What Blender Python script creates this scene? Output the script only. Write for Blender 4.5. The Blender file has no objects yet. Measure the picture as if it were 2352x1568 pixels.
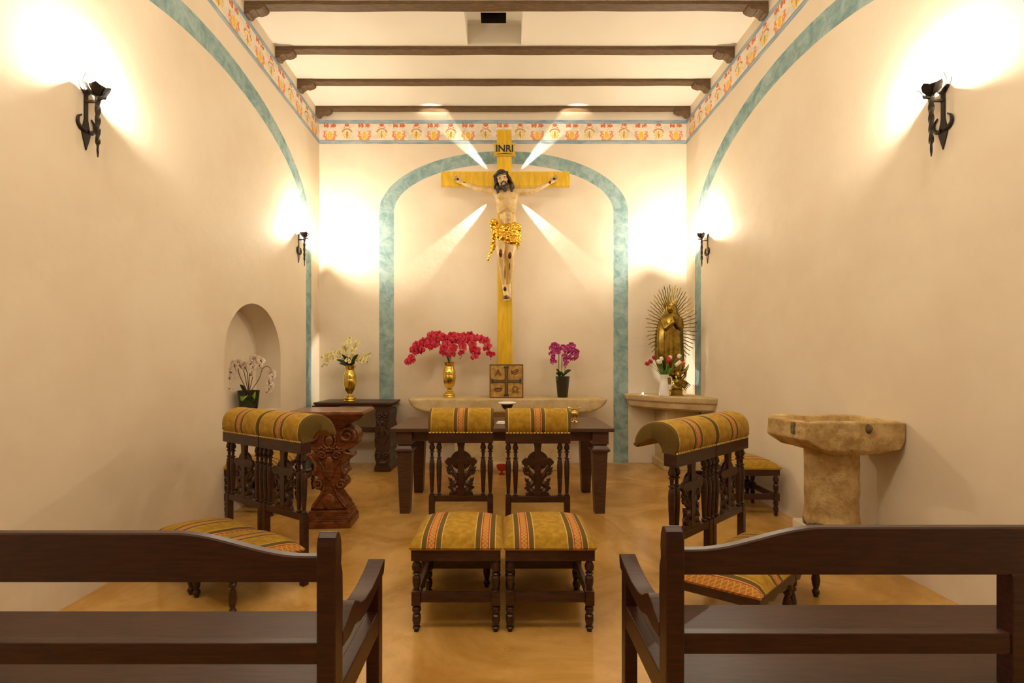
import bpy, bmesh, math, random
from mathutils import Vector, Matrix, noise
random.seed(7)
PI = math.pi
sc = bpy.context.scene
COL = sc.collection

# ------------------------------------------------------------------ camera
cam_d = bpy.data.cameras.new('camera')
cam_d.sensor_width = 36.0
cam_d.lens = 1050.0 / 2352.0 * 36.0
cam_d.shift_x = 21.0 / 2352.0
cam_d.shift_y = 53.0 / 2352.0
cam_d.clip_start = 0.02
cam = bpy.data.objects.new('camera', cam_d)
COL.objects.link(cam)
cam.location = (0, 0, 1.35)
cam.rotation_euler = (PI / 2, 0, 0)
sc.camera = cam

# ------------------------------------------------------------------ world / view
w = bpy.data.worlds.new('world'); sc.world = w
w.use_nodes = True
w.node_tree.nodes['Background'].inputs[0].default_value = (1.0, 0.8, 0.6, 1)
w.node_tree.nodes['Background'].inputs[1].default_value = 0.05
sc.view_settings.view_transform = 'Standard'
sc.view_settings.look = 'None'
sc.view_settings.gamma = 1
sc.view_settings.use_curve_mapping = False
sc.view_settings.exposure = 0.72
sc.cycles.max_bounces = 5; sc.cycles.diffuse_bounces = 4; sc.cycles.glossy_bounces = 3; sc.cycles.transmission_bounces = 2
sc.cycles.light_sampling_threshold = 0.03; sc.cycles.use_adaptive_sampling = True; sc.cycles.adaptive_threshold = 0.05
LAMP_COL = (1.0, 0.88, 0.70)
BULB_STRENGTH = 13000.0
XRAY_POWER = 260.0

def lamp(name, kind, loc, power, size=0.1, color=LAMP_COL, rot=None, **kw):
    d = bpy.data.lights.new(name, kind)
    d.energy = power; d.color = color
    if kind in ('POINT', 'SPOT'): d.shadow_soft_size = size
    for k, v in kw.items(): setattr(d, k, v)
    o = bpy.data.objects.new(name, d); COL.objects.link(o)
    o.location = loc
    if rot is not None: o.rotation_euler = rot
    return o
# added unseen fill lights high over the benches, above the frame
for lx, ly, lz, p in ((-1.5, 1.05, 4.45, 34), (0.0, 1.05, 4.5, 30), (1.5, 1.05, 4.45, 34)):
    lamp('fill_light', 'POINT', (lx, ly, lz), p, 0.22)

# ------------------------------------------------------------------ node expressions
class E:
    def __init__(s, t, v): s.t = t; s.v = v
    def _m(s, op, *a):
        n = s.t.nodes.new('ShaderNodeMath'); n.operation = op
        for i, x in enumerate((s,) + a):
            if isinstance(x, E): x = x.v
            if isinstance(x, (int, float)): n.inputs[i].default_value = x
            else: s.t.links.new(x, n.inputs[i])
        return E(s.t, n.outputs[0])
    def __add__(s, o): return s._m('ADD', o)
    __radd__ = __add__
    def __sub__(s, o): return s._m('SUBTRACT', o)
    def __rsub__(s, o): return E(s.t, float(o))._m('SUBTRACT', s)
    def __mul__(s, o): return s._m('MULTIPLY', o)
    __rmul__ = __mul__
    def __truediv__(s, o): return s._m('DIVIDE', o)
    def lt(s, o): return s._m('LESS_THAN', o)
    def gt(s, o): return s._m('GREATER_THAN', o)
    def abs(s): return s._m('ABSOLUTE')
    def frac(s): return s._m('FRACT')
    def sqrt(s): return s._m('SQRT')
    def sin(s): return s._m('SINE')
    def min(s, o): return s._m('MINIMUM', o)
    def max(s, o): return s._m('MAXIMUM', o)
    def atan2(s, o): return s._m('ARCTAN2', o)
    def near(s, c, h): return (s - c).abs().lt(h)
    def smooth(s, a, b):
        n = s.t.nodes.new('ShaderNodeMapRange'); n.interpolation_type = 'SMOOTHSTEP'
        s.t.links.new(s.v, n.inputs['Value'])
        n.inputs['From Min'].default_value = a; n.inputs['From Max'].default_value = b
        return E(s.t, n.outputs[0])

class M:
    """a material being written"""
    def __init__(s, name, rough=0.5, metal=0.0, spec=0.5):
        s.m = bpy.data.materials.new(name); s.m.use_nodes = True
        s.t = s.m.node_tree
        s.b = s.t.nodes['Principled BSDF']
        s.b.inputs['Roughness'].default_value = rough
        s.b.inputs['Metallic'].default_value = metal
        s.b.inputs['Specular IOR Level'].default_value = spec
        tc = s.t.nodes.new('ShaderNodeTexCoord'); s.co = tc.outputs['Object']
        sp = s.t.nodes.new('ShaderNodeSeparateXYZ'); s.t.links.new(s.co, sp.inputs[0])
        s.x, s.y, s.z = (E(s.t, sp.outputs[i]) for i in range(3))
    def noise(s, scale, detail=4, rough=0.5, stretch=None, dist=0.0):
        n = s.t.nodes.new('ShaderNodeTexNoise')
        n.inputs['Scale'].default_value = scale; n.inputs['Detail'].default_value = detail
        n.inputs['Roughness'].default_value = rough; n.inputs['Distortion'].default_value = dist
        src = s.co
        if stretch:
            mp = s.t.nodes.new('ShaderNodeMapping'); mp.inputs['Scale'].default_value = stretch
            s.t.links.new(src, mp.inputs[0]); src = mp.outputs[0]
        s.t.links.new(src, n.inputs['Vector'])
        return E(s.t, n.outputs[0])
    def col(s, c):
        if isinstance(c, (tuple, list)):
            n = s.t.nodes.new('ShaderNodeRGB'); n.outputs[0].default_value = (*c, 1); return n.outputs[0]
        return c
    def mix(s, f, a, b):
        n = s.t.nodes.new('ShaderNodeMix'); n.data_type = 'RGBA'
        if isinstance(f, E): s.t.links.new(f.v, n.inputs[0])
        else: n.inputs[0].default_value = f
        for i, c in ((6, a), (7, b)):
            if isinstance(c, (tuple, list)): n.inputs[i].default_value = (*c, 1)
            else: s.t.links.new(c, n.inputs[i])
        return n.outputs[2]
    def base(s, c): s.t.links.new(s.col(c), s.b.inputs['Base Color']); return s
    def rough(s, e): s.t.links.new(e.v, s.b.inputs['Roughness']); return s
    def bump(s, e, strength=0.3, dist=0.01):
        n = s.t.nodes.new('ShaderNodeBump'); n.inputs['Strength'].default_value = strength
        n.inputs['Distance'].default_value = dist
        s.t.links.new(e.v, n.inputs['Height']); s.t.links.new(n.outputs[0], s.b.inputs['Normal']); return s

WALLC = (0.80, 0.705, 0.56)
TEAL = (0.185, 0.315, 0.285)

def arch_mask(m, u, z, cu, ao, bo, ai, bi, zc):
    du = (u - cu).abs(); dz = (z - zc).max(0.0)
    wob = (m.noise(6, 2) - 0.5) * 0.012
    def inside(a, b):
        p = du / a; q = dz / b
        return (p * p + q * q + wob).lt(1.0)
    return inside(ao, bo) * (1.0 - inside(ai, bi))

def wall_material(name, axis, arch, frieze_phase=0.0):
    m = M(name, 0.75, 0, 0.25)
    u = m.x if axis == 'x' else m.y
    n1 = m.noise(1.3, 4, 0.6); n2 = m.noise(9, 4, 0.65)
    c = m.mix(n1.smooth(0.35, 0.7), WALLC, tuple(v * k for v, k in zip(WALLC, (0.93, 0.90, 0.87))))
    # damp patches low on the plaster
    damp = m.z.smooth(0.9, 0.0) * n2.smooth(0.45, 0.7) * 0.45
    c = m.mix(damp, c, (0.82, 0.75, 0.64))
    if arch:
        a = arch_mask(m, u, m.z, *arch)
        tn = m.noise(7, 5, 0.7, dist=0.6)
        tc = m.mix(tn.smooth(0.3, 0.72), (0.17, 0.295, 0.305), (0.40, 0.53, 0.515))
        c = m.mix(a, c, tc)
    # painted frieze
    if frieze_phase is not None:
        v = m.z - 4.39
        inf = v.gt(0.0) * v.lt(0.33)
        bn = m.noise(5, 5, 0.6, stretch=(1, 1, 6) if True else None)
        blue = m.mix(bn.smooth(0.3, 0.7), (0.21, 0.33, 0.44), (0.45, 0.52, 0.55))
        fcol = m.mix(m.noise(12, 3).smooth(0.4, 0.75), (0.82, 0.73, 0.60), (0.66, 0.62, 0.54))
        P = 0.477
        wob = (m.noise(16, 2) - 0.5) * 0.018
        def cell(ph):
            return (((u + ph) / P + 0.5).frac() - 0.5) * P + wob
        a = cell(frieze_phase); b = cell(frieze_phase + P / 2)
        va = v + wob
        def ell(p, q, rx, ry):
            pp = p / rx; qq = q / ry
            return (pp * pp + qq * qq).sqrt()
        OR = (0.80, 0.27, 0.10); RD = (0.66, 0.17, 0.06); YE = (0.86, 0.53, 0.03); BR = (0.55, 0.25, 0.05)
        # lotus: flame wreath round a yellow bud under a red lambrequin
        e = ell(a, va - 0.128, 0.075, 0.084)
        teeth = ((va - 0.125).atan2(a) * 9.0).sin() * 0.10
        wreath = (e + teeth).near(1.0, 0.20) * va.lt(0.175)
        wreath2 = ell(a, va - 0.115, 0.048, 0.068).near(1.0, 0.15) * va.lt(0.14)
        bud = ell(a, va - 0.12, 0.031, 0.052).lt(1.0)
        lamb = (va - 0.252).abs().lt(0.026 - a.abs() * 0.06 + (a * 150).sin() * 0.007) * a.abs().lt(0.082) * a.abs().gt(0.012)
        # palmette: yellow rays under a brown arch
        e2 = ell(b, va - 0.15, 0.068, 0.082)
        rays = ((va - 0.145).atan2(b) * 11.0).sin().gt(0.0) * e2.lt(1.0) * e2.gt(0.35) * (va - 0.175).lt(0.0)
        core = ell(b, va - 0.13, 0.014, 0.048).lt(1.0)
        arch2 = ell(b, va - 0.14, 0.072, 0.066).near(1.0, 0.13) * va.gt(0.16)
        top = ell(b, va - 0.258, 0.036, 0.02).lt(1.0)
        dots = ell(b.abs() - 0.034, va - 0.225, 0.010, 0.012).lt(1.0)
        fade = m.noise(40, 2).smooth(0.22, 0.5)
        for k, cc in ((wreath, OR), (wreath2, (0.74, 0.36, 0.16)), (bud, YE), (lamb, RD), (rays, YE), (core, (0.5, 0.33, 0.03)), (arch2, BR), (top, RD), (dots, OR)):
            fcol = m.mix(k * fade, fcol, cc)
        edge = (v.lt(0.047) + v.gt(0.283)).min(1.0)
        fcol = m.mix(edge, fcol, blue)
        line = (v.near(0.049, 0.003) + v.near(0.282, 0.003)).min(1.0)
        fcol = m.mix(line, fcol, (0.22, 0.22, 0.20))
        c = m.mix(inf, c, fcol)
    m.base(c); m.bump(m.noise(7, 3, 0.6), 0.24, 0.012)
    return m.m

ARCH_SIDE = (4.05, 1.98, 1.15, 1.80, 0.95, 3.04)
ARCH_BACK = (0.012, 1.716, 0.84, 1.512, 0.665, 3.45)
MAT = {}
MAT['wall_side'] = wall_material('plaster_side', 'y', ARCH_SIDE, None)
MAT['frieze_side'] = wall_material('frieze_side', 'y', None, 0.08)
MAT['wall_side_left'] = wall_material('plaster_side_left', 'y', (3.99, 2.03, 1.13, 1.86, 0.93, 3.04), None)
MAT['wall_back'] = wall_material('plaster_back', 'x', ARCH_BACK, None)
MAT['frieze_back'] = wall_material('frieze_back', 'x', None, 0.0)
MAT['plaster'] = wall_material('plaster_plain', 'x', None, None)

m = M('ceiling_plaster', 0.8, 0, 0.2)
m.base(m.mix(m.noise(1.1, 3).smooth(0.3, 0.7), (0.80, 0.74, 0.635), (0.74, 0.675, 0.57))).bump(m.noise(8, 5), 0.2, 0.01)
MAT['ceiling'] = m.m

m = M('polished_ochre_concrete', 0.28, 0, 0.5)
n1 = m.noise(1.3, 6, 0.62, dist=1.2); n2 = m.noise(5, 6, 0.65)
c = m.mix(n1.smooth(0.32, 0.68), (0.43, 0.225, 0.045), (0.66, 0.39, 0.12))
c = m.mix(n2.smooth(0.5, 0.72) * 0.45, c, (0.36, 0.17, 0.03))
spk = m.noise(60, 2).smooth(0.70, 0.76)
c = m.mix(spk * 0.4, c, (0.16, 0.08, 0.03))
m.base(c).rough(0.16 + n2 * 0.16).bump(m.noise(3, 2), 0.12, 0.01)
MAT['floor'] = m.m

def wood(name, c1, c2, rough, sx=(2, 2, 14), sc_=6):
    m = M(name, rough, 0, 0.45)
    n = m.noise(sc_, 6, 0.6, stretch=sx, dist=0.4)
    m.base(m.mix(n.smooth(0.35, 0.68), c1, c2)).bump(n, 0.12, 0.004)
    return m.m
MAT['bench'] = wood('bench_mahogany', (0.020, 0.0028, 0.0015), (0.050, 0.0105, 0.0045), 0.42, (2, 20, 20), 5)
MAT['bench'].node_tree.nodes['Principled BSDF'].inputs['Coat Weight'].default_value = 0.55
MAT['bench'].node_tree.nodes['Principled BSDF'].inputs['Coat Roughness'].default_value = 0.42
MAT['bench'].node_tree.nodes['Principled BSDF'].inputs['Specular IOR Level'].default_value = 0.2
MAT['dark_wood'] = wood('dark_turned_wood', (0.032, 0.011, 0.006), (0.060, 0.023, 0.012), 0.30)
MAT['table_wood'] = wood('table_wood', (0.065, 0.028, 0.016), (0.11, 0.052, 0.03), 0.36, (2, 14, 14))
MAT['carved_wood'] = wood('carved_red_wood', (0.12, 0.032, 0.009), (0.22, 0.070, 0.02), 0.27, (3, 3, 8), 4)
MAT['old_wood'] = wood('old_console_wood', (0.038, 0.017, 0.009), (0.075, 0.034, 0.017), 0.38)
MAT['beam_wood'] = wood('beam_wood', (0.085, 0.045, 0.018), (0.15, 0.085, 0.035), 0.6, (2, 14, 14), 5)
m = M('gilded_cross_wood', 0.38, 0.25, 0.5)
n = m.noise(4, 6, 0.6, stretch=(6, 6, 1))
m.base(m.mix(n.smooth(0.3, 0.7), (0.66, 0.40, 0.012), (0.85, 0.56, 0.03))).bump(n, 0.15, 0.004)
MAT['cross'] = m.m

def fabric(name, phase, period=0.27, axis='x'):
    m = M(name, 0.85, 0, 0.15)
    u = m.x if axis == 'x' else m.y
    v = m.y if axis == 'x' else m.x
    t = ((((u + phase) / period + 0.5).frac() - 0.5) * period).abs()
    s = (((u + phase) / period + 0.5).frac() - 0.5) * period
    weave = m.noise(140, 2)
    gold = m.mix(m.noise(30, 4).smooth(0.3, 0.7), (0.33, 0.185, 0.014), (0.47, 0.275, 0.030))
    OL = (0.135, 0.085, 0.018); CR = (0.62, 0.42, 0.12); RE = (0.30, 0.035, 0.015); OG = (0.47, 0.18, 0.028)
    q = v + m.z
    d1 = ((q + s * 1.3) * 105).sin().abs().lt(0.32); d2 = ((q - s * 1.3) * 105).sin().abs().lt(0.32)
    dia = (d1 + d2).min(1.0)
    og = m.mix(dia, OG, (0.60, 0.34, 0.09))
    c = m.mix(t.lt(0.053), gold, CR)
    c = m.mix(t.lt(0.0485), c, OL)
    c = m.mix(t.lt(0.0245), c, (0.58, 0.30, 0.11))
    c = m.mix(t.lt(0.0190), c, RE)
    c = m.mix(t.lt(0.0150), c, og)
    c = m.mix(weave.smooth(0.55, 0.75) * 0.25, c, (0.25, 0.13, 0.02))
    m.base(c).bump(weave, 0.4, 0.002)
    m.b.inputs['Sheen Weight'].default_value = 0.05
    return m.m
MAT['fabric'] = fabric('striped_damask', 0.0, 0.255)
MAT['fabric_pad'] = fabric('striped_damask_pad', 0.0, 0.216)
MAT['fabric_shift'] = fabric('striped_damask_shifted', -0.010 - 0.125 + 0.135 - 0.14)
MAT['fabric_offset'] = fabric('striped_damask_offset', 0.122)
MAT['fabric_cross'] = fabric('striped_damask_crosswise', 0.10, axis='y')

def plain(name, c, rough=0.5, metal=0.0, spec=0.5, var=0.15, scale=12, bump=0.0):
    m = M(name, rough, metal, spec)
    n = m.noise(scale, 2)
    m.base(m.mix(n.smooth(0.3, 0.7), tuple(v * (1 - var) for v in c), tuple(min(1, v * (1 + var)) for v in c)))
    if bump: m.bump(n, bump, 0.005)
    return m.m
MAT['brass'] = plain('polished_brass', (0.78, 0.58, 0.12), 0.16, 1.0)
MAT['gold_leaf'] = plain('gold_leaf', (0.83, 0.50, 0.06), 0.2, 1.0, var=0.25, scale=40)
MAT['bronze'] = plain('gilt_bronze', (0.30, 0.20, 0.035), 0.24, 0.95, var=0.35, scale=14)
MAT['trim'] = plain('gold_braid', (0.62, 0.42, 0.10), 0.6, 0.2)
MAT['iron'] = plain('black_iron', (0.030, 0.022, 0.018), 0.5, 0.5, bump=0.4)
MAT['dark_pot'] = plain('dark_green_pot', (0.022, 0.030, 0.012), 0.25, 0, scale=25, var=0.5)
MAT['brown_pot'] = plain('dark_brown_pot', (0.030, 0.022, 0.008), 0.4, 0)
MAT['leaf'] = plain('leaf_green', (0.028, 0.060, 0.016), 0.4)
MAT['leaf_bright'] = plain('leaf_bright', (0.23, 0.33, 0.03), 0.45)
MAT['stem'] = plain('stem_green', (0.10, 0.13, 0.03), 0.5)
MAT['stem_brown'] = plain('stem_brown', (0.10, 0.05, 0.02), 0.5)
MAT['red_petal'] = plain('red_petal', (0.52, 0.005, 0.035), 0.5, var=0.35, scale=30)
MAT['magenta_petal'] = plain('magenta_petal', (0.36, 0.008, 0.15), 0.5, var=0.4, scale=30)
MAT['white_petal'] = plain('white_petal', (0.86, 0.74, 0.62), 0.5, var=0.08)
MAT['yellow_petal'] = plain('yellow_petal', (0.86, 0.78, 0.38), 0.5, var=0.1)
MAT['dark_lip'] = plain('dark_red_lip', (0.22, 0.02, 0.02), 0.5)
MAT['pink_lip'] = plain('pink_lip', (0.85, 0.30, 0.35), 0.5)
MAT['gold_lip'] = plain('gold_lip', (0.75, 0.42, 0.06), 0.5)
MAT['white_glaze'] = plain('white_glaze', (0.84, 0.82, 0.80), 0.2, 0, var=0.03)
MAT['white_cloth'] = plain('white_cloth', (0.85, 0.82, 0.76), 0.8, 0, var=0.04)
MAT['red_glass'] = plain('red_glass', (0.50, 0.03, 0.012), 0.25, 0)
MAT['hair'] = plain('painted_hair', (0.035, 0.018, 0.010), 0.4, scale=60, var=0.4, bump=0.6)
MAT['black'] = plain('black_paint', (0.012, 0.008, 0.006), 0.5)
MAT['title'] = plain('title_board', (0.66, 0.42, 0.05), 0.4, 0.2)
MAT['icon_gold'] = plain('icon_gold', (0.46, 0.27, 0.055), 0.45, 0.25, scale=18, var=0.3)
MAT['icon_green'] = plain('icon_green', (0.012, 0.045, 0.030), 0.4)
MAT['icon_brown'] = plain('icon_brown', (0.17, 0.065, 0.018), 0.5)
MAT['dark_void'] = plain('dark_shaft', (0.02, 0.012, 0.006), 0.9)

m = M('rough_limestone', 0.85, 0, 0.2)
n = m.noise(6, 8, 0.7); n2 = m.noise(28, 4, 0.6)
c = m.mix(n.smooth(0.35, 0.68), (0.40, 0.25, 0.09), (0.68, 0.50, 0.245))
c = m.mix(n2.smooth(0.6, 0.75) * 0.6, c, (0.17, 0.095, 0.04))
m.base(c).bump(n + n2 * 0.6, 0.6, 0.02); MAT['stone'] = m.m
m = M('pale_limestone', 0.8, 0, 0.2)
n = m.noise(5, 8, 0.7); n2 = m.noise(22, 5, 0.6)
c = m.mix(n.smooth(0.3, 0.7), (0.50, 0.37, 0.18), (0.68, 0.54, 0.31))
c = m.mix(n2.smooth(0.62, 0.75) * 0.5, c, (0.33, 0.21, 0.09))
m.base(c).bump(n + n2, 0.35, 0.012); MAT['pale_stone'] = m.m
MAT['dark_stone'] = plain('dark_mortar', (0.14, 0.10, 0.05), 0.9, scale=30, var=0.5, bump=0.8)

def emit(name, c, strength):
    m = bpy.data.materials.new(name); m.use_nodes = True
    t = m.node_tree; t.nodes.clear()
    o = t.nodes.new('ShaderNodeOutputMaterial'); e = t.nodes.new('ShaderNodeEmission')
    e.inputs[0].default_value = (*c, 1); e.inputs[1].default_value = strength
    t.links.new(e.outputs[0], o.inputs[0]); return m
MAT['bulb'] = emit('lit_bulb', LAMP_COL, BULB_STRENGTH)
MAT['bulb_dim'] = emit('lit_bulb_dim', LAMP_COL, BULB_STRENGTH * 0.5)
MAT['led'] = emit('lit_led', (1.0, 0.95, 0.85), 60.0)
m = bpy.data.materials.new('clear_glass'); m.use_nodes = True; t = m.node_tree; t.nodes.clear()
o_ = t.nodes.new('ShaderNodeOutputMaterial'); a_ = t.nodes.new('ShaderNodeBsdfTransparent'); g_ = t.nodes.new('ShaderNodeBsdfGlossy')
g_.inputs['Roughness'].default_value = 0.05
x_ = t.nodes.new('ShaderNodeMixShader'); x_.inputs[0].default_value = 0.06
t.links.new(a_.outputs[0], x_.inputs[1]); t.links.new(g_.outputs[0], x_.inputs[2]); t.links.new(x_.outputs[0], o_.inputs[0])
MAT['glass'] = m

# ------------------------------------------------------------------ mesh helpers
def B(): return bmesh.new()

def finish(bm, name, mat, parent=None, smooth=True, bevel=0.0, angle=35, loc=None, rot=None):
    me = bpy.data.meshes.new(name)
    bmesh.ops.recalc_face_normals(bm, faces=bm.faces)
    bm.to_mesh(me); bm.free()
    return link_mesh(me, name, mat, parent, smooth, bevel, angle, loc, rot)

def link_mesh(me, name, mat, parent=None, smooth=True, bevel=0.0, angle=35, loc=None, rot=None):
    if len(me.materials): me.materials.clear()
    me.materials.append(MAT[mat] if isinstance(mat, str) else mat)
    if smooth:
        me.shade_smooth()
        me.set_sharp_from_angle(angle=math.radians(angle))
    o = bpy.data.objects.new(name, me); COL.objects.link(o)
    if parent: o.parent = parent
    if loc is not None: o.location = loc
    if rot is not None: o.rotation_euler = rot
    if bevel:
        md = o.modifiers.new('bevel', 'BEVEL'); md.width = bevel; md.segments = 2
        md.limit_method = 'ANGLE'; md.angle_limit = math.radians(40); md.harden_normals = False
    return o

def thing(name, label, cat, loc=(0, 0, 0), rz=0.0, group=None):
    o = bpy.data.objects.new(name, None); COL.objects.link(o)
    o.empty_display_size = 0.1
    o.location = loc; o.rotation_euler = (0, 0, rz)
    o['label'] = label; o['category'] = cat
    if group: o['group'] = group
    return o

def tag(o, label, cat, group=None):
    o['label'] = label; o['category'] = cat
    if group: o['group'] = group
    return o

def struct(o): o['kind'] = 'structure'; return o

def kids(o): return [c for c in bpy.data.objects if c.parent == o]

def copy_tree(o, parent=None):
    c = o.copy(); COL.objects.link(c)
    if parent: c.parent = parent
    for ch in kids(o): copy_tree(ch, c)
    return c

def box(bm, x0, x1, y0, y1, z0, z1):
    vs = [bm.verts.new((x, y, z)) for x in (x0, x1) for y in (y0, y1) for z in (z0, z1)]
    for f in ((0, 1, 3, 2), (4, 6, 7, 5), (0, 4, 5, 1), (2, 3, 7, 6), (0, 2, 6, 4), (1, 5, 7, 3)):
        bm.faces.new([vs[i] for i in f])
    return vs

def frust(bm, c, w0, d0, z0, w1, d1, z1):
    """box whose bottom and top differ in size"""
    x, y = c
    v = []
    for w_, d_, z in ((w0, d0, z0), (w1, d1, z1)):
        v += [bm.verts.new((x + sx * w_ / 2, y + sy * d_ / 2, z)) for sx, sy in ((-1, -1), (1, -1), (1, 1), (-1, 1))]
    bm.faces.new(v[:4][::-1]); bm.faces.new(v[4:])
    for i in range(4):
        j = (i + 1) % 4
        bm.faces.new((v[i], v[j], v[4 + j], v[4 + i]))

def lathe(bm, prof, seg=24, c=(0, 0, 0), cap=True, axis='z'):
    rings = []
    for r, z in prof:
        r = max(r, 0.0004)
        ring = []
        for k in range(seg):
            a = 2 * PI * k / seg
            p = (r * math.cos(a), r * math.sin(a), z)
            if axis == 'x': p = (z, p[0], p[1])
            if axis == 'y': p = (p[0], z, p[1])
            ring.append(bm.verts.new((c[0] + p[0], c[1] + p[1], c[2] + p[2])))
        rings.append(ring)
    for a, b in zip(rings, rings[1:]):
        for k in range(seg):
            bm.faces.new((a[k], a[(k + 1) % seg], b[(k + 1) % seg], b[k]))
    if cap:
        bm.faces.new(rings[0][::-1]); bm.faces.new(rings[-1])

def smoothprof(pts, n=4):
    """Catmull-Rom through profile points"""
    out = []
    P = [pts[0]] + list(pts) + [pts[-1]]
    for i in range(1, len(P) - 2):
        for k in range(n):
            t = k / n
            q = []
            for d in range(len(pts[0])):
                p0, p1, p2, p3 = P[i - 1][d], P[i][d], P[i + 1][d], P[i + 2][d]
                q.append(0.5 * (2 * p1 + (p2 - p0) * t + (2 * p0 - 5 * p1 + 4 * p2 - p3) * t * t + (3 * p1 - p0 - 3 * p2 + p3) * t ** 3))
            out.append(tuple(q))
    out.append(tuple(pts[-1]))
    return out

def tube(bm, pts, rad, seg=8, flat=1.0):
    pts = [Vector(p) for p in pts]
    n = len(pts)
    if isinstance(rad, (int, float)): rad = [rad] * n
    T = []
    for i in range(n):
        d = pts[min(i + 1, n - 1)] - pts[max(i - 1, 0)]
        T.append(d.normalized() if d.length > 1e-9 else Vector((0, 0, 1)))
    up = Vector((0, 0, 1)) if abs(T[0].z) < 0.9 else Vector((0, 1, 0))
    nrm = (up - T[0] * up.dot(T[0])).normalized()
    rings = []
    for i in range(n):
        nrm = (nrm - T[i] * nrm.dot(T[i]))
        nrm = nrm.normalized() if nrm.length > 1e-6 else Vector((1, 0, 0))
        bi = T[i].cross(nrm)
        rings.append([bm.verts.new(pts[i] + (nrm * math.cos(2 * PI * k / seg) * flat + bi * math.sin(2 * PI * k / seg)) * max(rad[i], 0.0004)) for k in range(seg)])
    for a, b in zip(rings, rings[1:]):
        for k in range(seg):
            bm.faces.new((a[k], a[(k + 1) % seg], b[(k + 1) % seg], b[k]))
    bm.faces.new(rings[0][::-1]); bm.faces.new(rings[-1])

def ell(bm, c, r, rot=None, u=16, v=10):
    mat = Matrix.Translation(Vector(c))
    if rot: mat = mat @ Matrix.Rotation(rot[0], 4, 'X') @ Matrix.Rotation(rot[1], 4, 'Y') @ Matrix.Rotation(rot[2], 4, 'Z')
    if isinstance(r, (int, float)): r = (r, r, r)
    mat = mat @ Matrix.Diagonal((*r, 1))
    bmesh.ops.create_uvsphere(bm, u_segments=u, v_segments=v, radius=1.0, matrix=mat)

def cap(bm, p0, p1, r0, r1, seg=12):
    p0, p1 = Vector(p0), Vector(p1); L = (p1 - p0).length; d = (p1 - p0) / max(L, 1e-6)
    pts, rr = [], []
    for a in (85, 60, 30): pts.append(p0 - d * r0 * math.sin(math.radians(a))); rr.append(r0 * math.cos(math.radians(a)))
    for t in (0, 0.33, 0.66, 1.0): pts.append(p0 + d * L * t); rr.append(r0 + (r1 - r0) * t)
    for a in (30, 60, 85): pts.append(p1 + d * r1 * math.sin(math.radians(a))); rr.append(r1 * math.cos(math.radians(a)))
    tube(bm, pts, rr, seg)

def limb(bm, pts, rr, seg=12):
    for i in range(len(pts) - 1): cap(bm, pts[i], pts[i + 1], rr[i], rr[i + 1], seg)

def remesh(bm, voxel, smooth=2, disp=None):
    """fuse overlapping solids into one continuous skin"""
    bmesh.ops.recalc_face_normals(bm, faces=bm.faces)
    me = bpy.data.meshes.new('tmp'); bm.to_mesh(me); bm.free()
    o = bpy.data.objects.new('tmp', me); COL.objects.link(o)
    md = o.modifiers.new('r', 'REMESH'); md.mode = 'VOXEL'; md.voxel_size = voxel
    if smooth:
        s = o.modifiers.new('s', 'SMOOTH'); s.iterations = smooth; s.factor = 0.5
    dg = bpy.context.evaluated_depsgraph_get(); dg.update()
    me2 = bpy.data.meshes.new_from_object(o.evaluated_get(dg), depsgraph=dg)
    bpy.data.objects.remove(o); bpy.data.meshes.remove(me)
    if disp:
        nn = [v.normal.copy() for v in me2.vertices]
        for v, n in zip(me2.vertices, nn): v.co += n * disp(v.co)
    return me2

def prism(bm, poly, a0, a1, axis='y'):
    """extrude a 2D outline (u,v) from a0 to a1 along axis"""
    def P(u, v, a):
        return {'y': (u, a, v), 'x': (a, u, v), 'z': (u, v, a)}[axis]
    f0 = [bm.verts.new(P(u, v, a0)) for u, v in poly]
    f1 = [bm.verts.new(P(u, v, a1)) for u, v in poly]
    n = len(poly)
    A = bm.faces.new(f0); C = bm.faces.new(f1[::-1])
    for i in range(n):
        bm.faces.new((f0[i], f1[i], f1[(i + 1) % n], f0[(i + 1) % n]))
    bm.normal_update(); bmesh.ops.triangulate(bm, faces=[A, C])

def mirror_poly(half):
    """half outline (u>=0) bottom to top -> closed outline"""
    return [(u, v) for u, v in half] + [(-u, v) for u, v in reversed(half)]

def spiral(cx, cz, r, turns, y, start=0.0, sgn=1, n=26, shrink=0.12):
    return [(cx + sgn * r * (1 - (1 - shrink) * k / n) * math.cos(start + turns * 2 * PI * k / n), y,
             cz + r * (1 - (1 - shrink) * k / n) * math.sin(start + turns * 2 * PI * k / n)) for k in range(n + 1)]

# ------------------------------------------------------------------ the room
YB = 6.30; ZC = 4.84; YF = -6.0
def LW(y): return -(2.53 - 0.025 * (YB - y))
def RW(y): return 2.53 + 0.010 * (YB - y)
FRIEZE_TOP = 4.72

bm = B(); vs = [bm.verts.new(p) for p in ((-2.6, YF, 0), (2.75, YF, 0), (2.75, YB + .1, 0), (-2.6, YB + .1, 0))]; bm.faces.new(vs)
r = bmesh.ops.extrude_face_region(bm, geom=bm.faces[:]); bmesh.ops.translate(bm, verts=[v for v in r['geom'] if isinstance(v, bmesh.types.BMVert)], vec=(0, 0, -0.1))
struct(finish(bm, 'floor', 'floor', smooth=False))

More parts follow.
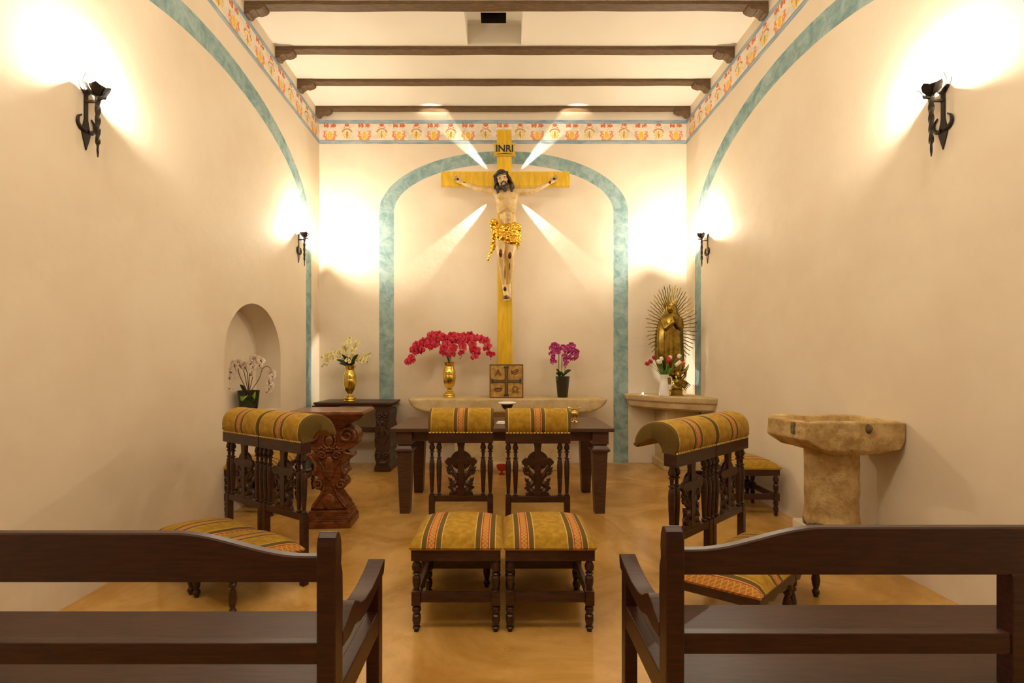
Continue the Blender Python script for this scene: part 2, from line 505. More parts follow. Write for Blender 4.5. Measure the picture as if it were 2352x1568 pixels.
# back and front walls
def split_frieze(bm):
    """cut the wall faces at the foot and the head of the painted frieze"""
    for zc in (4.39, FRIEZE_TOP):
        bmesh.ops.bisect_plane(bm, geom=bm.verts[:] + bm.edges[:] + bm.faces[:], plane_co=(0, 0, zc), plane_no=(0, 0, 1))
    for f in bm.faces:
        f.material_index = 1 if 4.39 < f.calc_center_median().z < FRIEZE_TOP and abs(f.normal.z) < 0.5 else 0
bm = B(); box(bm, -2.9, 2.9, YB, YB + 0.15, 0, ZC + 0.3); bm.normal_update(); split_frieze(bm); struct(finish(bm, 'wall_back', 'wall_back', smooth=False)).data.materials.append(MAT['frieze_back'])
bm = B(); box(bm, -2.9, 2.9, YF - 0.15, YF, 0, ZC + 0.3); struct(finish(bm, 'wall_front', 'plaster', smooth=False))
# right wall
bm = B(); prism(bm, [(RW(YF), YF), (RW(YB), YB), (RW(YB) + 0.3, YB), (RW(YF) + 0.3, YF)], 0, ZC + 0.3, 'z'); split_frieze(bm); struct(finish(bm, 'wall_right', 'wall_side', smooth=False)).data.materials.append(MAT['frieze_side'])
# left wall with its arched niche
NY, NR, NS, NZ, ND = 4.60, 0.545, 0.86, 1.415, 0.27
bm = B()
def lv(y, z, dx=0.0): return bm.verts.new((LW(y) - dx, y, z))
def quad(*p): bm.faces.new([lv(*q) for q in p])
ZT = ZC + 0.3
quad((YF, 0), (NY - NR, 0), (NY - NR, NS), (NY - NR, NZ), (NY - NR, ZT), (YF, ZT)); quad((NY + NR, 0), (YB + .1, 0), (YB + .1, ZT), (NY + NR, ZT), (NY + NR, NZ), (NY + NR, NS))
quad((NY - NR, 0), (NY + NR, 0), (NY + NR, NS), (NY - NR, NS))
arc = [(NY - NR * math.cos(PI * k / 32), NZ + NR * math.sin(PI * k / 32)) for k in range(33)]
for a, b in zip(arc, arc[1:]):
    quad(a, b, (b[0], ZT), (a[0], ZT))
outl = [(NY - NR, NS)] + arc + [(NY + NR, NS)]
for a, b in zip(outl, outl[1:] + outl[:1]):
    sm = 0.0 if (a[1] == NS and b[1] == NS) else 0
    quad((*a, 0), (*b, 0), (*b, ND), (*a, ND))
bm.faces.new([lv(*p, ND) for p in outl])
bmesh.ops.remove_doubles(bm, verts=bm.verts, dist=0.0005)
bm.normal_update(); split_frieze(bm)
o = finish(bm, 'wall_left', 'wall_side_left', smooth=True, angle=25); struct(o); o.data.materials.append(MAT['frieze_side'])

# ceiling with a skylight shaft
HX0, HX1, HY0, HY1, HZ = -0.385, 0.20, 4.45, 5.00, 5.06
SX0, SX1, SY0, SY1 = -0.235, 0.035, 4.82, 4.97
bm = B()
xs = (-2.9, HX0, HX1, 2.9); ys = (YF - .1, HY0, HY1, YB + .1)
for i in range(3):
    for j in range(3):
        if (i, j) == (1, 1): continue
        bm.faces.new([bm.verts.new((x, y, ZC)) for x, y in ((xs[i], ys[j]), (xs[i + 1], ys[j]), (xs[i + 1], ys[j + 1]), (xs[i], ys[j + 1]))])
def ring(bm, a, za, b, zb):
    pa = [(a[0], a[2]), (a[1], a[2]), (a[1], a[3]), (a[0], a[3])]; pb = [(b[0], b[2]), (b[1], b[2]), (b[1], b[3]), (b[0], b[3])]
    for i in range(4):
        j = (i + 1) % 4
        bm.faces.new([bm.verts.new(p) for p in ((*pa[i], za), (*pa[j], za), (*pb[j], zb), (*pb[i], zb))])
ring(bm, (HX0, HX1, HY0, HY1), ZC, (HX0, HX1, HY0, HY1), HZ)
ring(bm, (HX0, HX1, HY0, HY1), HZ, (SX0, SX1, SY0, SY1), HZ)
bmesh.ops.remove_doubles(bm, verts=bm.verts, dist=0.0005)
struct(finish(bm, 'ceiling', 'ceiling', smooth=False))
bm = B(); ring(bm, (SX0, SX1, SY0, SY1), HZ, (SX0, SX1, SY0, SY1), HZ + .5)
bm.faces.new([bm.verts.new(p) for p in ((SX0, SY0, HZ + .5), (SX1, SY0, HZ + .5), (SX1, SY1, HZ + .5), (SX0, SY1, HZ + .5))])
bmesh.ops.remove_doubles(bm, verts=bm.verts, dist=0.0005)
struct(finish(bm, 'trim_1', 'dark_void', smooth=False))

# ceiling beams on scrolled corbels
BEAM_Z = 4.805
def corbel_poly():
    # u inwards from the wall, v down from the beam
    return [(0, 0), (0, -0.085), (0.018, -0.095), (0.04, -0.092), (0.055, -0.07), (0.08, -0.055), (0.10, -0.05), (0.115, -0.056),
            (0.14, -0.052), (0.17, -0.040), (0.195, -0.022), (0.20, 0.0)]
beam_lbl = ['dark wooden ceiling beam nearest the altar wall, just above the frieze', 'dark wooden ceiling beam, second from the altar wall',
            'dark wooden ceiling beam right behind the skylight opening', 'dark wooden ceiling beam farthest from the altar wall, crossing before the skylight opening']
for k, yb in enumerate((6.21, 5.63, 5.06, 4.43)):
    t = thing('ceiling_beam', beam_lbl[k], 'beam', (0, yb, BEAM_Z), 0, 'ceiling beams over the chapel')
    bm = B()
    n = 40
    x0, x1 = LW(yb) , RW(yb)
    v0 = []
    for i in range(n + 1):
        x = x0 + (x1 - x0) * i / n
        e = 0.004 * noise.noise((x * 2.3, yb * 7, 0)); f = 0.006 * noise.noise((x * 1.7, yb * 3, 4))
        v0.append([bm.verts.new(p) for p in ((x, -0.045 + e, f), (x, 0.045 + e, f), (x, 0.045 + e, 0.05), (x, -0.045 + e, 0.05))])
    for a, b in zip(v0, v0[1:]):
        for i in range(4): bm.faces.new((a[i], a[(i + 1) % 4], b[(i + 1) % 4], b[i]))
    bm.faces.new(v0[0]); bm.faces.new(v0[-1])
    finish(bm, 'beam', 'beam_wood', t, smooth=False)
    for s, xw in ((1, x0), (-1, x1)):
        bm = B(); prism(bm, [(xw + s * u, v) for u, v in corbel_poly()], -0.05, 0.05, 'y')
        finish(bm, 'corbel', 'beam_wood', t, smooth=False, bevel=0.004)

# ------------------------------------------------------------------ turned legs
LEG_PROF = [(0.021, 1.0), (0.021, 0.93), (0.012, 0.915), (0.017, 0.895), (0.022, 0.86), (0.023, 0.82), (0.013, 0.78), (0.012, 0.765), (0.020, 0.75), (0.012, 0.735),
            (0.020, 0.70), (0.023, 0.64), (0.017, 0.57), (0.012, 0.545), (0.019, 0.535), (0.019, 0.52), (0.012, 0.51), (0.020, 0.495)]
def turned_leg(bm, x, y, h):
    """square blocks at top and stretcher height, turned between"""
    k = h / 0.36
    up = [(0.0215, 1.0), (0.013, 0.975), (0.020, 0.94), (0.0245, 0.90), (0.022, 0.855), (0.012, 0.825), (0.021, 0.805), (0.012, 0.785), (0.021, 0.75), (0.0215, 0.68), (0.015, 0.60), (0.012, 0.575), (0.021, 0.56)]
    lathe(bm, [(r, z * h) for r, z in up][::-1], 14, (x, y, 0))
    box(bm, x - 0.022, x + 0.022, y - 0.022, y + 0.022, 0.375 * h, 0.565 * h)
    lo = [(0.021, 0.38), (0.012, 0.36), (0.021, 0.335), (0.0235, 0.295), (0.018, 0.26), (0.013, 0.245), (0.021, 0.225), (0.0225, 0.16), (0.017, 0.09), (0.012, 0.075), (0.020, 0.06), (0.020, 0.045), (0.012, 0.035), (0.013, 0.0)]
    lathe(bm, [(r, z * h) for r, z in lo][::-1], 14, (x, y, 0))

def pillow(bm, hx, hy, z0, zedge, crown, n=20, bulge=0.008, cy=0.0):
    """stuffed seat: flat bottom, crowned top"""
    def sh(u, v): return (1 - abs(u) ** 3.0) ** 0.5 * (1 - abs(v) ** 3.0) ** 0.5
    grid = []
    for i in range(n + 1):
        row = []
        for j in range(n + 1):
            u = math.sin((i / n - 0.5) * PI); v = math.sin((j / n - 0.5) * PI)
            u = 0.35 * u + 0.65 * (2 * i / n - 1); v = 0.35 * v + 0.65 * (2 * j / n - 1)
            row.append(bm.verts.new((u * hx, cy + v * hy, zedge + (crown - zedge) * sh(u, v))))
        grid.append(row)
    for i in range(n):
        for j in range(n):
            bm.faces.new((grid[i][j], grid[i + 1][j], grid[i + 1][j + 1], grid[i][j + 1]))
    border = [grid[i][0] for i in range(n)] + [grid[n][j] for j in range(n)] + [grid[i][n] for i in range(n, 0, -1)] + [grid[0][j] for j in range(n, 0, -1)]
    prev = border
    for t_, bl in ((0.5, bulge), (1.0, 0.0)):
        cur = []
        for v in border:
            x, y, z = v.co; f = 1 + bl / hx
            cur.append(bm.verts.new((x * f, cy + (y - cy) * f, zedge + (z0 - zedge) * t_)))
        for i in range(len(prev)):
            j = (i + 1) % len(prev)
            bm.faces.new((prev[i], cur[i], cur[j], prev[j]))
        prev = cur
    bm.faces.new(prev)

def make_stool(label, mat='fabric_shift'):
    t = thing('stool', label, 'stool')
    W, D, H = 0.225, 0.215, 0.42
    bm = B(); pillow(bm, W + .003, D + .003, H, H + 0.022, H + 0.085); finish(bm, 'seat_cushion', mat, t, angle=50)
    bm = B()
    box(bm, -W, W, -D, -D + 0.025, 0.362, H); box(bm, -W, W, D - 0.025, D, 0.362, H)
    box(bm, -W, -W + 0.025, -D + .025, D - .025, 0.362, H); box(bm, W - 0.025, W, -D + .025, D - .025, 0.362, H)
    finish(bm, 'seat_frame', 'dark_wood', t, smooth=False, bevel=0.003)
    bm = B(); tube(bm, [(-W - .002, -D - .002, H + .002), (W + .002, -D - .002, H + .002), (W + .002, D + .002, H + .002), (-W - .002, D + .002, H + .002), (-W - .002, -D - .002, H + .002)], 0.004, 6)
    finish(bm, 'braid_trim', 'trim', t)
    for sx in (-1, 1):
        for sy in (-1, 1):
            bm = B(); turned_leg(bm, sx * (W - 0.024), sy * (D - 0.024), 0.364); finish(bm, 'leg', 'dark_wood', t, angle=30, bevel=0)
    for sy in (-1, 1):
        bm = B(); box(bm, -W + .046, W - .046, sy * (D - .024) - 0.012, sy * (D - .024) + 0.012, 0.148, 0.198); finish(bm, 'stretcher', 'dark_wood', t, smooth=False, bevel=0.003)
    for sx in (-1, 1):
        bm = B(); box(bm, sx * (W - .024) - 0.012, sx * (W - .024) + 0.012, -D + .046, D - .046, 0.148, 0.198); finish(bm, 'stretcher', 'dark_wood', t, smooth=False, bevel=0.003)
    return t

S1 = make_stool('striped gold stool with turned legs, left one of the front pair in the aisle', 'fabric_offset')
S1['group'] = 'low stools with striped cushions'
S1.location = (-0.237, 2.512, 0)
def place_stool(x, y, rz, label, fab=None):
    c = copy_tree(S1); c.location = (x, y, 0); c.rotation_euler = (0, 0, rz); c['label'] = label
    if fab:
        for ch in kids(c):
            if ch.name.startswith('seat_cushion'):
                ch.data = ch.data.copy(); ch.data.materials.clear(); ch.data.materials.append(MAT[fab])
    return c
place_stool(0.238, 2.512, 0, 'striped gold stool with turned legs, right one of the front pair in the aisle', 'fabric_shift')
place_stool(2.235, 4.27, 0, 'striped gold stool against the right wall, nearer one beside the stone font', 'fabric_cross')
place_stool(2.240, 4.76, 0, 'striped gold stool against the right wall, farther one near the corner shelf', 'fabric_cross')
place_stool(-2.265, 4.27, 0, 'striped gold stool under the wall niche, nearer one seen through the kneeler balusters', 'fabric_cross')
place_stool(-2.265, 4.78, 0, 'striped gold stool by the left wall, farther one behind the carved pedestal', 'fabric_cross')

# ------------------------------------------------------------------ prie-dieu kneelers
def baluster_prof(h):
    p = [(0.010, 0), (0.017, 0.012), (0.017, 0.03), (0.009, 0.045), (0.012, 0.06), (0.013, 0.12), (0.0175, 0.36), (0.0195, 0.55), (0.016, 0.66), (0.010, 0.685), (0.018, 0.70), (0.018, 0.715),
         (0.009, 0.73), (0.011, 0.78), (0.009, 0.80), (0.018, 0.815), (0.018, 0.83), (0.010, 0.845), (0.019, 0.875), (0.020, 0.91), (0.013, 0.97), (0.010, 1.0)]
    return [(r, z * h) for r, z in p]

ROLL = [(-0.030, 0.876), (-0.044, 0.905), (-0.046, 0.945), (-0.034, 0.990), (-0.008, 1.020), (0.035, 1.038), (0.085, 1.040), (0.135, 1.028), (0.180, 0.998), (0.212, 0.955), (0.226, 0.915),
        (0.222, 0.890), (0.206, 0.882), (0.190, 0.896), (0.168, 0.922), (0.132, 0.938), (0.095, 0.936), (0.062, 0.915), (0.042, 0.876)]
def make_kneeler(label):
    t = thing('prie_dieu', label, 'kneeler')
    HW = 0.224
    # padded scroll armrest
    prof = smoothprof(ROLL, 3)
    cyc, czc = 0.06, 0.955
    bm = B(); rings = []
    secs = [(-HW - 0.001, 0.86), (-HW + 0.002, 0.93), (-HW + 0.010, 0.975), (-HW + 0.022, 1.0)] + [(-HW + 0.022 + (2 * HW - 0.044) * k / 10, 1.0) for k in range(1, 10)] + [(HW - 0.022, 1.0), (HW - 0.010, 0.975), (HW - 0.002, 0.93), (HW + 0.001, 0.86)]
    for x, s in secs:
        rings.append([bm.verts.new((x, cyc + (y - cyc) * (s if z > 0.9 else 1), max(0.876, czc + (z - czc) * s) if z > 0.877 else 0.876)) for y, z in prof])
    for a, b in zip(rings, rings[1:]):
        for k in range(len(prof)): bm.faces.new((a[k], a[(k + 1) % len(prof)], b[(k + 1) % len(prof)], b[k]))
    f = [bm.faces.new(rings[0]), bm.faces.new(rings[-1])]
    bm.normal_update(); bmesh.ops.triangulate(bm, faces=f)
    finish(bm, 'armrest_pad', 'fabric', t, angle=60)
    bm = B()
    for k in range(19):
        x = -HW + 0.012 + (2 * HW - 0.024) * k / 18
        ell(bm, (x, -0.036, 0.879), (0.010, 0.005, 0.006), u=8, v=5)
    finish(bm, 'braid_trim', 'trim', t)
    bm = B(); box(bm, -HW, HW, -0.036, 0.036, 0.806, 0.876); finish(bm, 'top_rail', 'dark_wood', t, smooth=False, bevel=0.004)
    bm = B(); box(bm, -HW + 0.04, HW - 0.04, -0.016, 0.016, 0.395, 0.438); finish(bm, 'lower_rail', 'dark_wood', t, smooth=False, bevel=0.003)
    for sx in (-1, 1):
        bm = B(); box(bm, sx * (HW - .02) - .02, sx * (HW - .02) + .02, -0.02, 0.02, 0, 0.440); finish(bm, 'back_leg', 'dark_wood', t, smooth=False, bevel=0.003)
        for x in (HW - 0.020, HW - 0.070):
            bm = B(); lathe(bm, [(r, 0.438 + z) for r, z in baluster_prof(0.370)], 14, (sx * x, 0, 0)); finish(bm, 'baluster', 'dark_wood', t, angle=30)
    # carved cross panel
    p = B()
    cr = [(0.022, 0.438), (0.022, 0.652), (0.092, 0.650), (0.112, 0.668), (0.113, 0.676), (0.092, 0.700), (0.058, 0.702), (0.022, 0.702), (0.022, 0.77), (0.028, 0.808)]
    prism(p, mirror_poly(cr), -0.016, 0.010, 'y')
    disc = [(0.074 * math.cos(a), 0.682 + 0.068 * math.sin(a)) for a in [2 * PI * k / 28 for k in range(28)]]
    prism(p, disc, -0.006, 0.012, 'y')
    prism(p, [(-0.085, 0.438), (0.085, 0.438), (0.078, 0.462), (-0.078, 0.462)], -0.014, 0.012, 'y')
    panel = finish(p, 'cross_panel', 'dark_wood', t, smooth=False, bevel=0.003)
    p = B()
    for s in (-1, 1):
        path = smoothprof([(s * 0.040, 0, 0.462), (s * 0.055, 0, 0.50), (s * 0.030, 0, 0.54), (s * 0.045, 0, 0.59), (s * 0.075, 0, 0.63), (s * 0.098, 0, 0.664)], 4)
        tube(p, path, [0.022 + 0.004 * math.sin(k * 1.3) - 0.012 * k / len(path) for k in range(len(path))], 8)
        tube(p, spiral(s * 0.062, 0.485, 0.024, 1.3, 0, 0, s, 16), 0.009, 6)
        for (x, z, dx, dz) in ((0.062, 0.545, 0.030, 0.012), (0.052, 0.515, 0.036, 0.0), (0.068, 0.585, 0.034, 0.016), (0.080, 0.615, 0.026, 0.020), (0.040, 0.565, 0.030, 0.028), (0.056, 0.528, 0.034, 0.018), (0.074, 0.60, 0.030, 0.006)):
            tube(p, [(s * x, 0, z), (s * (x + dx * .6), 0, z + dz * .4), (s * (x + dx), 0, z + dz + .006)], [0.012, 0.009, 0.001], 6)
    finish(p, 'carved_foliage', 'dark_wood', panel, angle=40)
    # kneeling board with its cushion, rising a little away from the back
    TL = (0, -0.030, -0.022); TR = (math.radians(-7.5), 0, 0)
    HD = 0.215; cy = -0.235
    bm = B(); pillow(bm, HW, HD, 0.240, 0.262, 0.325, cy=cy); finish(bm, 'kneeling_cushion', 'fabric_pad', t, angle=50, loc=TL, rot=TR)
    bm = B()
    half = [(HW, 0.240), (HW, 0.195), (HW - 0.05, 0.185), (HW - 0.075, 0.198), (HW - 0.11, 0.204), (HW - 0.14, 0.190), (0.04, 0.194), (0.0, 0.202)]
    prism(bm, half[::-1] + [(-u, v) for u, v in half], cy - HD, cy - HD + 0.022, 'y')
    box(bm, -HW, -HW + 0.022, cy - HD + .02, cy + HD, 0.195, 0.240); box(bm, HW - 0.022, HW, cy - HD + .02, cy + HD, 0.195, 0.240)
    box(bm, -HW + .02, HW - .02, cy - HD + .02, cy + HD, 0.222, 0.240)
    finish(bm, 'kneeler_frame', 'dark_wood', t, smooth=False, bevel=0.002, loc=TL, rot=TR)
    bm = B()
    for k in range(17):
        x = -HW + 0.01 + (2 * HW - 0.02) * k / 16
        ell(bm, (x, cy - HD - 0.001, 0.245), (0.009, 0.004, 0.005), u=8, v=5)
        for s in (-1, 1): ell(bm, (s * HW, cy - HD + 2 * HD * k / 16, 0.245), (0.004, 0.009, 0.005), u=8, v=5)
    finish(bm, 'nail_trim', 'trim', t, loc=TL, rot=TR)
    for sx in (-1, 1):
        bm = B(); lathe(bm, [(0.012, 0), (0.014, 0.01), (0.020, 0.022), (0.020, 0.032), (0.012, 0.045), (0.019, 0.07), (0.023, 0.10), (0.017, 0.135), (0.012, 0.15), (0.021, 0.165), (0.021, 0.175), (0.014, 0.185), (0.024, 0.19), (0.024, 0.255)], 14, (sx * (HW - 0.03), cy - HD + 0.03, 0))
        finish(bm, 'front_leg', 'dark_wood', t, angle=30)
    return t

K1 = make_kneeler('striped gold padded kneeler facing the altar, left one of the central pair')
K1['group'] = 'wooden prie-dieu kneelers with striped padding'
K1.location = (-0.292, 3.20, 0)
def place_kneeler(x, y, rz, label):
    c = copy_tree(K1); c.location = (x, y, 0); c.rotation_euler = (0, 0, rz); c['label'] = label; return c
place_kneeler(0.242, 3.18, 0.012, 'striped gold padded kneeler facing the altar, right one of the central pair')
th = math.radians(-32)
p0 = Vector((-1.20, 2.79)); dl = Vector((math.cos(th), math.sin(th)))
a = p0 - dl * 0.225; b = p0 - dl * 0.680
place_kneeler(a.x, a.y, th, 'angled striped gold kneeler on the left, next to the carved pedestal')
place_kneeler(b.x, b.y, th, 'angled striped gold kneeler on the left, closest to the left wall')
th = math.radians(40)
p0 = Vector((0.885, 2.425)); dl = Vector((math.cos(th), math.sin(th)))
a = p0 + dl * 0.225; b = p0 + dl * 0.680
place_kneeler(a.x, a.y, th, 'angled striped gold kneeler on the right, just beyond the right bench end post')
place_kneeler(b.x, b.y, th, 'angled striped gold kneeler on the right, nearer to the stone font')

# ------------------------------------------------------------------ benches
def make_bench(sgn, x_end, yb, label):
    """sgn +1: extends to +x from its aisle end; everything local to the aisle end foot"""
    t = thing('bench', label, 'bench', (x_end, yb, 0))
    L = 2.02; s = sgn
    pw = 0.052
    def X(a, b_): return (min(s * a, s * b_), max(s * a, s * b_))
    for x0 in (0.0, L - pw, (L - pw) / 2):
        bm = B()
        xa, xb = X(x0, x0 + pw)
        top = 0.888 if x0 != (L - pw) / 2 else 0.755
        prof = [(-0.0, 0), (0.0, 0.44), (0.0, top - 0.035), (0.006, top - 0.012), (0.022, top), (0.040, top - 0.006), (0.052, top - 0.03), (0.056, top - 0.07), (0.052, top - 0.10), (0.064, top - 0.13), (0.066, top - 0.22), (0.060, 0.60), (0.060, 0.0)]
        if x0 == (L - pw) / 2: prof = [(0.006, 0.40), (0.006, top), (0.05, top), (0.05, 0.40)]
        prism(bm, prof, xa, xb, 'x')
        finish(bm, 'back_post' if x0 != (L - pw) / 2 else 'centre_stile', 'bench', t, smooth=False, bevel=0.005)
    # camel-back top rail
    bm = B()
    N = 60; low, high = 0.822, 0.886
    def top(a):
        e = min(a, L - a) - pw
        q = max(0.0, min(1.0, (e - 0.04) / 0.36)); q = q * q * (3 - 2 * q)
        return low + (high - low) * q
    half = 0.008
    pts = [pw + (L - 2 * pw) * k / N for k in range(N + 1)]
    vv = []
    for q in pts:
        z = top(q)
        vv.append([bm.verts.new(p) for p in ((s * q, 0.012, 0.752), (s * q, 0.012, z - .004), (s * q, 0.016, z), (s * q, 0.036, z), (s * q, 0.040, z - .004), (s * q, 0.040, 0.752))])
    for A, C in zip(vv, vv[1:]):
        for k in range(6): bm.faces.new((A[k], A[(k + 1) % 6], C[(k + 1) % 6], C[k]))
    bm.faces.new(vv[0]); bm.faces.new(vv[-1])
    finish(bm, 'top_rail', 'bench', t, angle=40)
    bm = B(); xa, xb = X(pw, L - pw); box(bm, xa, xb, 0.010, 0.038, 0.526, 0.585); finish(bm, 'lower_rail', 'bench', t, smooth=False, bevel=0.003)
    bm = B(); xa, xb = X(0.012, L - 0.012); box(bm, xa, xb, 0.03, 0.475, 0.402, 0.424); finish(bm, 'seat', 'bench', t, smooth=False, bevel=0.004)
    bm = B(); xa, xb = X(0.03, L - 0.03); box(bm, xa, xb, 0.43, 0.455, 0.33, 0.402); finish(bm, 'seat_apron', 'bench', t, smooth=False, bevel=0.003)
    for x0 in (0.0, L - 0.056):
        xa, xb = X(x0 - 0.0, x0 + 0.056)
        # front post
        bm = B(); box(bm, xa + 0.004, xb - 0.004, 0.455, 0.505, 0, 0.545); post = finish(bm, 'front_post', 'bench', t, smooth=False, bevel=0.003)
        bm = B()
        arm = [(0.058, 0.545), (0.058, 0.590), (0.095, 0.603), (0.135, 0.622), (0.165, 0.624), (0.195, 0.608), (0.225, 0.588), (0.27, 0.575), (0.35, 0.574), (0.44, 0.588), (0.505, 0.607), (0.520, 0.600), (0.515, 0.572), (0.505, 0.553), (0.46, 0.545), (0.36, 0.528), (0.27, 0.523), (0.22, 0.528), (0.195, 0.540), (0.165, 0.548), (0.12, 0.540)]
        prism(bm, arm, xa - 0.002, xb + 0.002, 'x'); finish(bm, 'armrest', 'bench', t, smooth=True, angle=30, bevel=0.003)
        xm = (xa + xb) / 2
        bm = B(); box(bm, xm - 0.022, xm + 0.022, 0.058, 0.457, 0.345, 0.430); finish(bm, 'side_rail', 'bench', t, smooth=False, bevel=0.004)
    return t
make_bench(-1, -0.457, 1.245, 'dark mahogany bench with scrolled armrest in the left foreground')
make_bench(1, 0.462, 1.29, 'dark mahogany bench with scrolled armrest in the right foreground')

# ------------------------------------------------------------------ altar table
t = thing('altar_table', 'dark wooden table with four tapering legs before the stone altar', 'table', (-0.005, 4.53, 0))
bm = B(); box(bm, -1.005, 1.005, -0.44, 0.44, 0.745, 0.779); finish(bm, 'tabletop', 'table_wood', t, smooth=False, bevel=0.004)
bm = B()
for y in (-0.36, 0.34): box(bm, -0.86, 0.86, y - 0.012, y + 0.012, 0.655, 0.745)
for x in (-0.86, 0.86): box(bm, x - 0.012, x + 0.012, -0.36, 0.34, 0.655, 0.745)
finish(bm, 'apron', 'table_wood', t, smooth=False, bevel=0.002)
for sx in (-1, 1):
    for y in (-0.345, 0.335):
        bm = B(); c = (sx * 0.885, y)
        frust(bm, c, 0.09, 0.09, 0, 0.132, 0.132, 0.565); frust(bm, c, 0.145, 0.145, 0.56, 0.172, 0.172, 0.575); frust(bm, c, 0.172, 0.172, 0.575, 0.165, 0.165, 0.59)
        frust(bm, c, 0.155, 0.155, 0.59, 0.118, 0.118, 0.62); frust(bm, c, 0.118, 0.118, 0.62, 0.118, 0.118, 0.632); frust(bm, c, 0.145, 0.145, 0.632, 0.145, 0.145, 0.745)
        finish(bm, 'leg', 'table_wood', t, smooth=False, bevel=0.003)

# things on the table
t = thing('chalice', 'dark chalice covered with a flat white disc at the middle of the altar table', 'chalice', (0.044, 4.60, 0.779))
bm = B(); lathe(bm, smoothprof([(0.05, 0), (0.05, 0.006), (0.03, 0.015), (0.010, 0.03), (0.010, 0.07), (0.02, 0.085), (0.010, 0.10), (0.022, 0.115), (0.045, 0.135), (0.06, 0.165), (0.066, 0.178)], 3), 24); finish(bm, 'cup', 'dark_wood', t)
bm = B(); lathe(bm, [(0.088, 0.178), (0.092, 0.184), (0.090, 0.192), (0.07, 0.194)], 28); finish(bm, 'cover', 'white_cloth', t)
bm = B(); box(bm, -0.055, 0.035, -0.05, 0.05, 0, 0.012); box(bm, -0.045, 0.028, -0.042, 0.044, 0.012, 0.022)
o = finish(bm, 'folded_cloth', 'white_cloth', None, smooth=False, bevel=0.004, loc=(-0.006, 4.42, 0.779))
tag(o, 'small folded white cloth lying on the altar table between the central kneelers', 'cloth')
t = thing('gold_cruet', 'small shiny gold cruet with two spread wing handles on the altar table', 'cruet', (0.71, 4.52, 0.779))
bm = B(); lathe(bm, smoothprof([(0.036, 0), (0.038, 0.006), (0.022, 0.014), (0.010, 0.026), (0.015, 0.034), (0.010, 0.042), (0.026, 0.058), (0.036, 0.08), (0.034, 0.10), (0.020, 0.118), (0.014, 0.126), (0.020, 0.134)], 3), 24); finish(bm, 'body', 'brass', t)
for s in (-1, 1):
    bm = B(); tube(bm, smoothprof([(s * 0.008, 0, 0.128), (s * 0.025, 0, 0.130), (s * 0.045, 0, 0.143), (s * 0.066, 0, 0.150)], 4), [0.006] * 4 + [0.007] * 4 + [0.006] * 4 + [0.003], 8); finish(bm, 'wing', 'brass', t)

# ------------------------------------------------------------------ stone pieces
def rough(amp, scale):
    return lambda co: amp * (noise.noise(co * scale) + 0.5 * noise.noise(co * scale * 2.7))
# altar: a thick boat-shaped slab on a pedestal
t = thing('stone_altar', 'pale stone altar slab with rounded ends against the back wall', 'altar', (0.058, 5.98, 0))
bm = B()
prof = [(0.30, -0.170), (0.85, -0.170), (1.03, -0.160), (1.12, -0.135), (1.19, -0.095), (1.228, -0.045), (1.240, 0.0)]
outline = [(u, 0.925 + v) for u, v in prof] + [(-u, 0.925 + v) for u, v in reversed(prof)]
# plan narrows slightly at the ends: loft of xz outline through y
ys_ = [(-0.345, 0.955), (-0.335, 0.985), (-0.29, 1.0), (0.30, 1.0)]
rings = []
for y, s in ys_:
    rings.append([bm.verts.new((u * s, y, 0.925 + (z - 0.925) * (0.9 if y < -0.34 else 1))) for u, z in outline])
for a, b in zip(rings, rings[1:]):
    for k in range(len(outline)): bm.faces.new((a[k], a[(k + 1) % len(outline)], b[(k + 1) % len(outline)], b[k]))
f = [bm.faces.new(rings[0]), bm.faces.new(rings[-1])]; bm.normal_update(); bmesh.ops.triangulate(bm, faces=f)
me = remesh(bm, 0.014, 2, lambda co: (0.006 * (noise.noise(co * 5) + 0.5 * noise.noise(co * 14))) if co.z < 0.915 else 0.0)
link_mesh(me, 'slab', 'pale_stone', t, angle=60)
bm = B(); frust(bm, (0, 0.02), 1.50, 0.44, 0.70, 1.72, 0.5, 0.765); frust(bm, (0, 0.04), 1.35, 0.40, 0.0, 1.35, 0.40, 0.70); frust(bm, (0, 0.035), 1.42, 0.44, 0, 1.42, 0.44, 0.10)
me = remesh(bm, 0.016, 1, rough(0.004, 6)); link_mesh(me, 'pedestal', 'pale_stone', t, angle=60)

# corner shelf
t = thing('corner_shelf', 'moulded stone corner shelf carrying the golden statue', 'shelf', (RW(6.0), YB, 0))
bm = B()
def shelf_ring(k, z):
    x0, y0 = RW(6.0) , YB
    pts = [(0.06, 0.0)]
    # left end on the back wall, right end on the side wall, gently bowed front
    A = Vector((-0.87 * k, -0.02)); C = Vector((0.02, -0.87 * k)); 
    pts = [(0.03, -0.005), (-0.87 * k, -0.005), (-0.87 * k, -0.10 * k)]
    for i in range(13):
        q = i / 12; P = Vector((-0.87 * k, -0.10 * k)).lerp(Vector((-0.05, -0.90 * k)), q)
        n = Vector((-0.7, -0.7)); P += n * 0.10 * math.sin(PI * q) * k; pts.append((P.x, P.y))
    pts.append((0.03, -0.90 * k))
    return [bm.verts.new((x, y, z)) for x, y in pts]
lv_ = [(0.86, 0.775), (0.88, 0.79), (0.93, 0.80), (0.945, 0.84), (0.95, 0.865), (0.985, 0.885), (0.995, 0.905), (1.0, 0.94), (0.99, 0.953)]
rr = [shelf_ring(k, z) for k, z in lv_]
for a, b in zip(rr, rr[1:]):
    for k in range(len(a)): bm.faces.new((a[k], a[(k + 1) % len(a)], b[(k + 1) % len(a)], b[k]))
bm.faces.new(rr[0]); bm.faces.new(rr[-1])
finish(bm, 'slab', 'pale_stone', t, angle=30)
